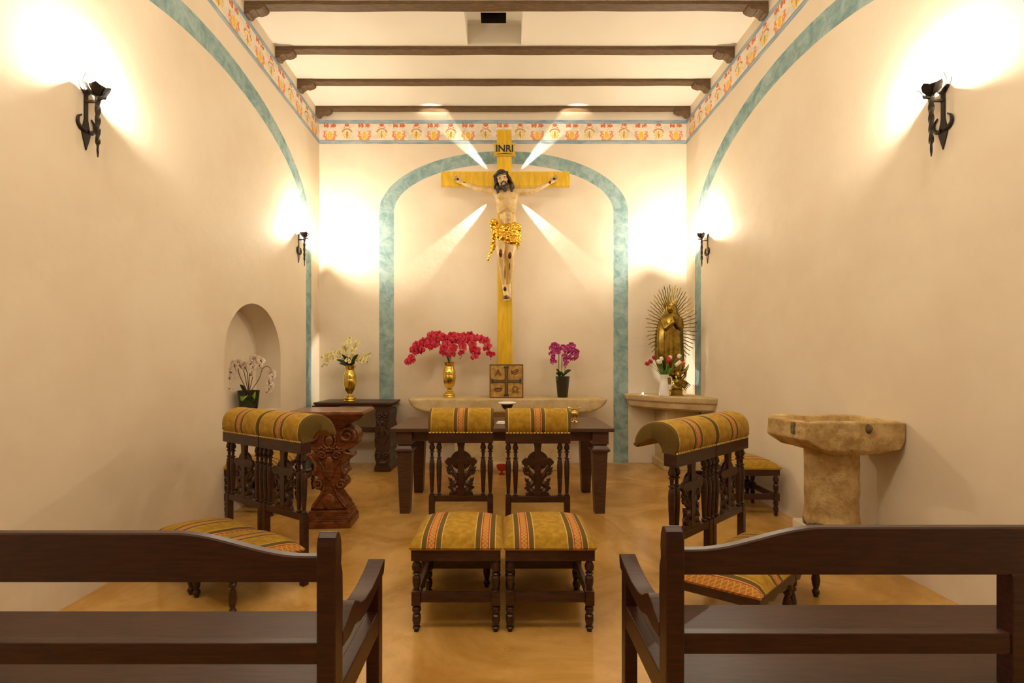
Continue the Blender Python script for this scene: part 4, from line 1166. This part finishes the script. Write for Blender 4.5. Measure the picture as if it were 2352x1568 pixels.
text_mesh('A', 0.115, 0.004, 'alpha_letter', 'icon_brown', t, (-0.105, -0.003, 0.32), bold=0.003)
text_mesh('\u03a9', 0.105, 0.004, 'omega_letter', 'icon_brown', t, (0.112, -0.003, 0.105), bold=0.003)
bm = B()
for k in range(3):
    tube(bm, [(0.055 + 0.0105 * j, -0.004, 0.30 + 0.022 * k + 0.010 * math.sin(j * 0.9 + k) + .002 * j) for j in range(11)], [0.003] + [0.006] * 9 + [0.002], 6)
finish(bm, 'wavy_emblem', 'icon_brown', t)
bm = B()
tube(bm, smoothprof([(-0.155, -0.004, 0.13), (-0.145, -0.004, 0.105), (-0.11, -0.004, 0.092), (-0.07, -0.004, 0.10), (-0.055, -0.004, 0.13)], 4), 0.010, 8)
for k in range(4): ell(bm, (-0.135 + 0.021 * k, -0.006, 0.125), (0.013, 0.010, 0.012), u=10, v=6)
finish(bm, 'basket_emblem', 'icon_brown', t)

# ------------------------------------------------------------------ vases, pots
def vase(name, label, prof, mat, loc, part_name='body'):
    bm = B(); lathe(bm, smoothprof(prof, 3), 36, cap=True)
    o = finish(bm, name, mat, None, angle=50, loc=loc); tag(o, label, 'vase'); return o
VP = [(0.078, 0), (0.080, 0.012), (0.070, 0.022), (0.078, 0.034), (0.072, 0.05), (0.050, 0.062), (0.052, 0.072), (0.030, 0.088), (0.028, 0.10), (0.045, 0.125), (0.070, 0.17), (0.083, 0.23), (0.084, 0.275), (0.080, 0.283), (0.080, 0.325), (0.066, 0.37), (0.056, 0.395), (0.058, 0.415), (0.078, 0.455), (0.072, 0.455), (0.05, 0.41), (0.05, 0.38)]
v1 = vase('brass_vase', 'tall brass vase holding the red orchids on the stone altar', VP, 'brass', (-0.694, 5.93, 0.925))
v2 = vase('brass_vase', 'tall brass vase holding cream yellow flowers on the console table', VP, 'brass', (-1.985, 5.93, 0.877))
for v_ in (v1, v2): v_['group'] = 'tall brass vases'
PP = [(0.062, 0), (0.066, 0.01), (0.088, 0.25), (0.090, 0.262), (0.084, 0.262), (0.080, 0.22)]
vase('flower_pot', 'dark brown tapered pot with magenta orchids on the stone altar', PP, 'brown_pot', (0.775, 5.93, 0.925))
vase('flower_pot', 'dark green glossy pot with white orchids in the wall niche', [(0.078, 0), (0.082, 0.01), (0.102, 0.205), (0.104, 0.215), (0.098, 0.215), (0.094, 0.18)], 'dark_pot', (-2.625, 4.72, NS))
t = thing('white_jug', 'white ceramic jug with handle holding tulips on the corner shelf', 'jug', (2.04, 5.78, 0.953))
bm = B(); lathe(bm, smoothprof([(0.062, 0), (0.066, 0.008), (0.064, 0.05), (0.052, 0.14), (0.042, 0.20), (0.046, 0.235), (0.058, 0.268), (0.053, 0.268), (0.042, 0.235), (0.038, 0.20)], 3), 32); finish(bm, 'body', 'white_glaze', t)
bm = B(); tube(bm, smoothprof([(0.044, 0, 0.24), (0.085, 0, 0.235), (0.095, 0, 0.17), (0.075, 0, 0.10), (0.057, 0, 0.085)], 5), 0.007, 8); finish(bm, 'handle', 'white_glaze', t)
bm = B(); lathe(bm, smoothprof([(0.040, 0), (0.042, 0.006), (0.018, 0.02), (0.014, 0.04), (0.045, 0.055), (0.064, 0.085), (0.067, 0.115), (0.062, 0.115), (0.055, 0.08)], 3), 24)
tag(finish(bm, 'votive_cup', 'red_glass', None, loc=(-0.012, 5.62, 0)), 'small red votive cup on the floor before the stone altar', 'cup')
t = thing('spotlight', 'tiny glowing white lamp on the left end of the corner shelf', 'lamp', (1.83, 5.98, 0.953))
bm = B(); lathe(bm, [(0.018, 0), (0.018, 0.006), (0.008, 0.008)], 16); finish(bm, 'base', 'iron', t)
bm = B(); ell(bm, (0, 0, 0.018), 0.011, u=12, v=8); finish(bm, 'bulb', 'led', t)
lamp('shelf_spot', 'SPOT', (1.83, 5.93, 0.985), 7, 0.012, (1.0, 0.96, 0.85), Vector((0.62, 0.18, 0.42)).to_track_quat('-Z', 'Y').to_euler(), spot_size=math.radians(75), spot_blend=0.6)

# ------------------------------------------------------------------ golden Virgin statue
VY = 5.93
VR = Vector((2.20, VY, 0.953))
virgin = thing('gilt_statue', 'golden robed praying statue ringed by wavy rays on the corner shelf', 'statue', VR)
def V(zx, zy, y=0.0):
    px = 1420 + zx / 4.9; py = 640 + zy / 4.9
    return Vector(((px - 1155) / 177.0 - VR.x, y, 1.35 + (837 - py) / 177.0 - VR.z))
secs = [(1130, 600, 60), (1060, 600, 118), (980, 590, 150), (900, 575, 158), (800, 572, 155), (700, 572, 153), (600, 576, 150), (520, 582, 140), (460, 586, 125), (425, 590, 105), (395, 592, 80), (360, 596, 70), (320, 592, 68), (285, 585, 52), (268, 580, 24)]
bm = B(); prev = None
NS_ = 72
for i, (zy, cx, hw) in enumerate(secs):
    c_ = V(cx, zy); r_ = hw / 4.9 / 177.0
    ring_ = []
    for k in range(NS_):
        an = 2 * PI * k / NS_
        fold = 0.0
        if zy > 420:
            amt = min(1, (zy - 420) / 300)
            fold = amt * (0.075 * abs(math.sin(an * 8 + 0.5 * math.sin(zy * .004))) + 0.05 * math.sin(an * 5 + 1) - 0.05)
            if math.sin(an) < 0 and abs(math.cos(an)) < 0.42: fold -= 0.16 * amt    # open mantle over the tunic
        rr_ = r_ * (1 + fold)
        ring_.append(bm.verts.new((c_.x + rr_ * math.cos(an), c_.y + 0.72 * rr_ * math.sin(an), c_.z)))
    if prev:
        for k in range(NS_): bm.faces.new((prev[k], prev[(k + 1) % NS_], ring_[(k + 1) % NS_], ring_[k]))
    else: bm.faces.new(ring_)
    prev = ring_
bm.faces.new(prev)
finish(bm, 'mantle', 'bronze', virgin, angle=60)
bm = B()
ell(bm, V(565, 342, -0.060), (0.042, 0.040, 0.056)); ell(bm, V(568, 372, -0.070), (0.026, 0.022, 0.02)); cap(bm, V(562, 335, -0.099), V(561, 350, -0.106), 0.005, 0.008, 6)
for s in (-1, 1): cap(bm, V(565 + s * 8, 326, -0.094), V(565 + s * 24, 328, -0.088), 0.005, 0.004, 6); ell(bm, V(565 + s * 20, 352, -0.088), (0.013, 0.01, 0.012))
cap(bm, V(558, 362, -0.098), V(572, 362, -0.098), 0.005, 0.005, 6)
cap(bm, V(570, 380, -0.05), V(575, 420, -0.04), 0.026, 0.032, 8)
for s in (-1, 1):   # sleeves and joined hands
    limb(bm, [V(585 + s * 92, 470, -0.04), V(585 + s * 80, 560, -0.11), V(580 + s * 14, 500, -0.165)], [0.045, 0.040, 0.024], 10)
    for k in range(4): limb(bm, [V(578 + s * 6, 500 - 5 * k, -0.168 - 0.006 * k), V(572 + s * 4, 462 - 4 * k, -0.172 - 0.007 * k), V(566 + s * 2, 430 - 3 * k + (6 if k == 3 else 0), -0.172 - 0.008 * k)], [0.008, 0.0075, 0.005], 6)
    cap(bm, V(580 + s * 8, 490, -0.155), V(572 + s * 6, 462, -0.150), 0.009, 0.006, 6)
me = remesh(bm, 0.004, 1); link_mesh(me, 'face_and_hands', 'bronze', virgin, angle=180)
bm = B()   # crescent and cherub below
pts = []
for k in range(19):
    an = PI + PI * k / 18; pts.append(V(610 + 158 * math.cos(an), 960 - 110 * math.sin(an), -0.06))
tube(bm, pts, [0.004 + 0.026 * math.sin(PI * k / 18) for k in range(19)], 10)
finish(bm, 'crescent', 'bronze', virgin)
bm = B()
ell(bm, V(640, 1085, -0.10), (0.042, 0.042, 0.050)); ell(bm, V(640, 1060, -0.09), (0.047, 0.045, 0.036)); ell(bm, V(640, 1165, -0.07), (0.062, 0.05, 0.062)); cap(bm, V(640, 1088, -0.140), V(640, 1096, -0.146), 0.006, 0.008, 6)
for s in (-1, 1):
    limb(bm, [V(640 + s * 40, 1140, -0.06), V(640 + s * 85, 1090, -0.07), V(640 + s * 95, 1030, -0.08)], [0.026, 0.02, 0.014], 8)
for k in range(7): ell(bm, V(598 + 14 * k, 1222, -0.06), (0.02, 0.045, 0.03), u=10, v=6)
me = remesh(bm, 0.005, 1); link_mesh(me, 'cherub', 'bronze', virgin, angle=180)
for s in (-1, 1):
    bm = B()
    for k in range(5):
        a_ = V(640 + s * 45, 1130 + 12 * k, -0.03); b_ = V(640 + s * (165 - 14 * k), 1200 + 14 * k - (60 if s < 0 else 0), -0.03)
        tube(bm, [a_, a_.lerp(b_, 0.5) + Vector((0, 0, 0.012)), b_], [0.012, 0.014, 0.003], 6, )
    finish(bm, 'cherub_wing', 'bronze', virgin)
bm = B(); box(bm, V(560, 0).x, V(700, 0).x, -0.075, 0.075, 0, 0.07); box(bm, V(552, 0).x, V(708, 0).x, -0.085, 0.085, 0, 0.014); box(bm, V(552, 0).x, V(708, 0).x, -0.085, 0.085, 0.066, 0.076)
finish(bm, 'statue_base', 'bronze', virgin, smooth=False, bevel=0.004)
NR_ = 46
for k in range(NR_):
    an = math.radians(-52 + 284 * k / (NR_ - 1))
    ca, sa = math.cos(an), math.sin(an)
    o_ = V(603 + 292 * ca * (1.0 if k % 2 else 0.93), 530 - 465 * sa * (1.0 if k % 2 else 0.95), 0.02); i_ = V(592 + 110 * ca, 545 - 260 * sa, 0.02)
    d = (o_ - i_); nrm = Vector((-d.z, 0, d.x)).normalized()
    pts = [i_ + d * (j / 9) + nrm * 0.0045 * math.sin(j * 1.7) * (k % 2) for j in range(10)]
    bm = B(); tube(bm, pts, [0.0085 - 0.0035 * j / 9 for j in range(10)], 6); finish(bm, 'ray', 'bronze', virgin)

# ------------------------------------------------------------------ flowers
def petal(bm, ang, L, w_, curl=0.25):
    ca, sa = math.cos(ang), math.sin(ang)
    rows = []
    for q, ww in ((0.05, 0.25), (0.3, 0.75), (0.6, 1.0), (0.85, 0.75), (1.0, 0.12)):
        r = L * q; z = -0.25 * L + curl * L * math.sin(q * 2.6)
        rows.append([bm.verts.new((ca * r - sa * s * ww * w_, sa * r + ca * s * ww * w_, z + (0.0 if s == 0 else -0.05 * L))) for s in (-1, 0, 1)])
    for a, b in zip(rows, rows[1:]):
        for j in (0, 1): bm.faces.new((a[j], a[j + 1], b[j + 1], b[j]))
def orchid_mesh(name, mat, lip, R_=0.038):
    """flower facing local +z: three sepals, two broad petals, a lip"""
    bm = B()
    for a_ in (90, 215, 325): petal(bm, math.radians(a_), R_, R_ * 0.34)
    for a_ in (10, 170): petal(bm, math.radians(a_), R_ * 1.08, R_ * 0.58)
    nf = len(bm.faces)
    ell(bm, (0, -R_ * 0.12, R_ * 0.06), (R_ * 0.16, R_ * 0.22, R_ * 0.2), u=8, v=5)
    for i, f in enumerate(bm.faces): f.material_index = 0 if i < nf else 1
    bm.faces.ensure_lookup_table()
    me = bpy.data.meshes.new(name); bm.to_mesh(me); bm.free(); me.materials.append(MAT[mat]); me.materials.append(MAT[lip]); me.shade_smooth(); return me
ORCH = {'red': orchid_mesh('red_blossom', 'red_petal', 'red_petal', 0.047), 'magenta': orchid_mesh('magenta_blossom', 'magenta_petal', 'pink_lip', 0.036),
        'white': orchid_mesh('white_blossom', 'white_petal', 'dark_lip', 0.034), 'yellow': orchid_mesh('cream_blossom', 'yellow_petal', 'gold_lip', 0.042)}
def blossom(kind, parent, p, face, scale=1.0, name='blossom'):
    o = bpy.data.objects.new(name, ORCH[kind]); COL.objects.link(o); o.parent = parent
    o.location = p
    q = Vector(face).normalized().to_track_quat('Z', 'Y')
    e = q @ Matrix.Rotation(random.uniform(-.5, .5), 3, 'Z').to_quaternion(); o.rotation_euler = e.to_euler(); o.scale = (scale,) * 3
    return o
def spray(parent, kind, ctrl, nb, start, jit, scale, mat='stem', buds=1, rs=0.0035):
    scale *= 1.3
    """a stem along control points with blossoms along its outer part"""
    pts = smoothprof(ctrl, 6)
    bm = B(); tube(bm, pts, rs, 6)
    end = Vector(pts[-1]); d = (end - Vector(pts[-3])).normalized()
    for k in range(buds):
        ell(bm, end + d * 0.015 * (k + 1) + Vector((random.uniform(-.006, .006), 0, 0)), (0.007, 0.007, 0.009), u=8, v=5)
    st = finish(bm, 'flower_stem', mat, parent)
    n = len(pts) - 1
    for k in range(nb):
        q = start + (1 - start) * (k + 0.5) / nb
        p = Vector(pts[min(n, int(q * n))])
        off = Vector((random.uniform(-1, 1), random.uniform(-1, -0.1), random.uniform(-1, 1))) * jit
        face = Vector((off.x * 8 + random.uniform(-.3, .3), -1.0, random.uniform(-0.3, 0.35)))
        blossom(kind, parent, p + off, face, scale * (1.05 - 0.35 * q * q) * random.uniform(.88, 1.1))
def leaf_mesh(bm, p0, p1, w_, droop=0.0, n=8):
    p0, p1 = Vector(p0), Vector(p1); d = p1 - p0; s = d.cross(Vector((0, -1, 0.3))).normalized()
    rows = []
    for k in range(n + 1):
        q = k / n; c_ = p0 + d * q + Vector((0, 0, -droop * q * q + 0.15 * d.length * math.sin(PI * q)))
        ww = w_ * math.sin(PI * min(0.97, 0.12 + 0.86 * q)) ** 0.7
        rows.append([bm.verts.new(c_ + s * ww * t_ + Vector((0, 0.004 if t_ == 0 else 0, 0))) for t_ in (-1, 0, 1)])
    for a, b in zip(rows, rows[1:]):
        for j in (0, 1): bm.faces.new((a[j], a[j + 1], b[j + 1], b[j]))
def leaves(parent, specs, mat='leaf'):
    for p0, p1, w_, dr in specs:
        bm = B(); leaf_mesh(bm, p0, p1, w_, dr); o = finish(bm, 'leaf', mat, parent, angle=180)
        md = o.modifiers.new('thick', 'SOLIDIFY'); md.thickness = 0.0015

# red orchids
t = thing('red_orchids', 'wide spreading spray of crimson red orchids in the brass altar vase', 'flowers', (-0.694, 5.93, 1.345))
def RP(zx, zy, y=0.0):
    px = 900 + zx / 4.355; py = 740 + zy / 4.355
    return (((px - 1155) / 177.0) + 0.694, y, 1.35 + (837 - py) / 177.0 - 1.345)
root = (0, 0, 0)
for ctrl, nb, st in (([root, RP(520, 260, -.02), RP(400, 190, -.04), RP(270, 240, -.05), RP(200, 340, -.05), RP(178, 410, -.05)], 13, 0.42),
                     ([root, RP(510, 250, .03), RP(440, 200, .04), RP(340, 190, .05), RP(270, 260, .05), RP(240, 320, .05)], 9, 0.42),
                     ([root, RP(530, 230), RP(460, 150), RP(380, 180, -.06), RP(320, 270, -.07)], 9, 0.45),
                     ([root, RP(550, 220, -.02), RP(510, 150, -.05), RP(450, 170, -.09), RP(400, 270, -.1)], 9, 0.42),
                     ([root, RP(570, 240, -.03), RP(560, 160, -.07), RP(540, 230, -.12), RP(530, 330, -.13)], 10, 0.35),
                     ([root, RP(600, 230, -.03), RP(620, 150, -.07), RP(640, 220, -.12), RP(590, 330, -.13)], 10, 0.35),
                     ([root, RP(610, 230, 0), RP(660, 150, -.03), RP(730, 200, -.08), RP(700, 350, -.1)], 11, 0.36),
                     ([root, RP(620, 220, .02), RP(720, 150, 0), RP(810, 200, -.05), RP(850, 300, -.07), RP(830, 350, -.07)], 11, 0.40),
                     ([root, RP(620, 230, .03), RP(760, 165, .03), RP(870, 160, 0), RP(950, 230, -.02), RP(985, 360, -.02)], 12, 0.46)):
    spray(t, 'red', ctrl, nb, st, 0.036, 1.05)
# magenta orchids
t = thing('magenta_orchids', 'upright magenta orchid plant in the dark brown pot', 'flowers', (0.775, 5.93, 1.165))
def MP(zx, zy, y=0.0):
    px = 1240 + zx / 10.45; py = 770 + zy / 10.45
    return (((px - 1155) / 177.0) - 0.775, y, 1.35 + (837 - py) / 177.0 - 1.165)
for ctrl, nb, st in (([MP(450, 990), MP(450, 700), MP(440, 420), MP(380, 230), MP(290, 300, -.03), MP(270, 480, -.03)], 11, 0.45),
                     ([MP(460, 990), MP(455, 700, -.01), MP(450, 460, -.03), MP(370, 380, -.05), MP(310, 520, -.06), MP(310, 660, -.06)], 9, 0.42),
                     ([MP(525, 990), MP(520, 700), MP(520, 500), MP(560, 300), MP(580, 420, -.03), MP(620, 600, -.04), MP(620, 740, -.04)], 12, 0.45),
                     ([MP(600, 990), MP(600, 760), MP(620, 420), MP(700, 260), MP(830, 320, -.02), MP(860, 480, -.02), MP(800, 570, -.02)], 11, 0.45),
                     ([MP(530, 990, .02), MP(540, 700, .02), MP(600, 400, .02), MP(700, 330, 0), MP(760, 430, 0), MP(700, 600, -.02)], 9, 0.45)):
    spray(t, 'magenta', ctrl, nb, st, 0.018, 0.84, rs=0.003)
leaves(t, [(MP(500, 1000), MP(390, 800, -.03), 0.016, 0), (MP(480, 1000), MP(370, 880, -.05), 0.016, 0.01), (MP(560, 960), MP(740, 830, -.03), 0.022, 0.0), (MP(560, 990), MP(460, 870, -.05), 0.018, 0.0), (MP(470, 1000, -.04), MP(380, 1060, -.08), 0.014, 0.02)])
# white orchids in the niche
t = thing('white_orchids', 'arching white orchids with dark red centres in the dark green niche pot', 'flowers', (-2.625, 4.72, NS + 0.185))
def WP(zx, zy, y=0.0, dx=0.0):
    px = 500 + zx / 9.8; py = 800 + zy / 9.8
    return (((px - 1155) / 1050 * 4.70) + 2.625 + dx, y, 1.35 + (837 - py) / 1050 * 4.70 - NS - 0.185)
for ctrl, nb, st in (([(0, 0, 0), WP(500, 620, -.02), WP(470, 420, -.04), WP(380, 350, -.06), WP(290, 500, -.08), WP(250, 700, -.08)], 9, 0.40),
                     ([(0, 0, 0), WP(600, 560, -.02), WP(560, 400, -.04), WP(450, 420, -.08), WP(380, 620, -.1), WP(330, 800, -.1), WP(410, 880, -.1)], 10, 0.42),
                     ([(0, 0, 0), WP(650, 600), WP(620, 430, -.02), WP(560, 350, -.04), WP(480, 330, -.06)], 7, 0.5),
                     ([(0, 0, 0), WP(690, 600), WP(680, 430), WP(760, 330, -.02), WP(840, 450, -.04), WP(780, 570, -.06)], 9, 0.45),
                     ([(0, 0, 0), WP(770, 600), WP(790, 350), WP(850, 230), WP(950, 280, -.02), WP(980, 400, -.02)], 8, 0.5),
                     ([(0, 0, 0), WP(900, 700, .0), WP(980, 470), WP(1090, 400), WP(1180, 480, .0), WP(1220, 640, -.02), WP(1180, 800, -.02), WP(1120, 950, -.02)], 10, 0.62)):
    spray(t, 'white', ctrl, nb, st, 0.022, 1.0, 'stem_brown', rs=0.0035)
leaves(t, [((0.0, -0.03, 0.02), (0.005, -0.13, -0.03), 0.042, 0.03), ((0.05, -0.02, 0.02), (0.11, -0.09, -0.02), 0.026, 0.02)], 'leaf_bright')
leaves(t, [((-0.03, 0, 0.01), (-0.07, -0.03, 0.10), 0.018, 0)])
# cream flowers on the console
t = thing('cream_flowers', 'cream yellow orchid bouquet with dark leaves in the brass console vase', 'flowers', (-1.985, 5.93, 1.305))
def CP(zx, zy, y=0.0):
    px = 480 + zx / 3.733; py = 680 + zy / 3.733
    return (((px - 1155) / 177.0) + 1.985, y, 1.35 + (837 - py) / 177.0 - 1.305)
for ctrl, nb, st in (([root, CP(1205, 540), CP(1180, 470, -.02), CP(1190, 400, -.03), CP(1205, 365, -.03)], 6, 0.35),
                     ([root, CP(1215, 540), CP(1230, 480, -.02), CP(1250, 430, -.03), CP(1275, 400, -.03)], 5, 0.35),
                     ([root, CP(1190, 560), CP(1140, 500), CP(1080, 480, -.03), CP(1030, 500, -.04), CP(985, 520, -.04)], 6, 0.45),
                     ([root, CP(1190, 570), CP(1140, 530), CP(1080, 520, -.03), CP(1020, 560, -.04), CP(985, 595, -.04)], 6, 0.45),
                     ([root, CP(1230, 570), CP(1280, 540), CP(1330, 520, -.03), CP(1385, 495, -.04)], 5, 0.5),
                     ([root, CP(1230, 570), CP(1280, 560), CP(1320, 550, -.03), CP(1355, 560, -.04)], 4, 0.5),
                     ([root, CP(1210, 570, -.03), CP(1205, 545, -.07)], 2, 0.6)):
    spray(t, 'yellow', ctrl, nb, st, 0.022, 0.82)
leaves(t, [(root, CP(1110, 545, -.06), 0.022, 0), (root, CP(1290, 500, -.05), 0.022, 0), (root, CP(1160, 500, -.08), 0.022, 0), (root, CP(1330, 510, -.02), 0.02, 0), (root, CP(1180, 490, .02), 0.02, 0), (root, CP(1140, 570, -.1), 0.024, .01)])
# tulips
def tulip_mesh(mat):
    bm = B()
    for k in range(6):
        a_ = 2 * PI * k / 6; rr_ = 0.006 if k % 2 else 0.002
        ell(bm, (0.013 * math.cos(a_), 0.013 * math.sin(a_), 0.028), (0.013, 0.013, 0.031 - rr_), u=10, v=8)
    me = bpy.data.meshes.new('tulip_head'); bm.to_mesh(me); bm.free(); me.materials.append(MAT[mat]); me.shade_smooth(); return me
MAT['tulip_red'] = plain('tulip_red', (0.42, 0.01, 0.02), 0.45); MAT['tulip_orange'] = plain('tulip_orange', (0.75, 0.10, 0.03), 0.45)
MAT['tulip_white'] = plain('tulip_white', (0.86, 0.82, 0.62), 0.45); MAT['tulip_green'] = plain('tulip_green', (0.10, 0.27, 0.03), 0.45)
TM = {k: tulip_mesh('tulip_' + k) for k in ('red', 'orange', 'white')}
t = thing('tulips', 'bunch of red and white tulips in the white jug', 'flowers', (2.04, 5.78, 1.185))
for (zx, zy, kind, yy) in ((335, 950, 'red', -.02), (385, 930, 'red', .03), (412, 890, 'red', .0), (440, 935, 'white', -.05), (480, 940, 'white', .02), (535, 925, 'red', -.06), (560, 905, 'red', .03), (580, 890, 'white', .04), (640, 940, 'white', -.05), (662, 870, 'white', .0), (690, 945, 'orange', -.02), (500, 905, 'white', .05), (610, 960, 'white', -.07)):
    px = 1420 + zx / 4.9; py = 640 + zy / 4.9
    e = Vector(((px - 1155) / 181.0 - 2.04, yy, 1.35 + (837 - py) / 181.0 - 1.185 - 0.02))
    pts = smoothprof([(e.x * 0.10, yy * .15, 0.0), (e.x * 0.35, yy * .5, 0.06), tuple(e * 0.75 + Vector((0, 0, 0.01))), tuple(e)], 4)
    bm = B(); tube(bm, pts, 0.0032, 6); st = finish(bm, 'flower_stem', 'tulip_green', t)
    o = bpy.data.objects.new('tulip_head', TM[kind]); COL.objects.link(o); o.parent = t; o.location = e
    dr = (Vector(pts[-1]) - Vector(pts[-4])).normalized(); o.rotation_euler = dr.to_track_quat('Z', 'Y').to_euler()
leaves(t, [((0, 0, 0), (-0.10, -.03, 0.10), 0.014, 0), ((0, 0, 0), (0.05, -.05, 0.12), 0.014, 0), ((0, 0, 0), (0.10, .0, 0.12), 0.014, 0), ((0, 0, 0), (-0.04, -.06, 0.12), 0.014, 0), ((0, 0, 0), (0.01, -.07, 0.10), 0.016, 0)], 'tulip_green')
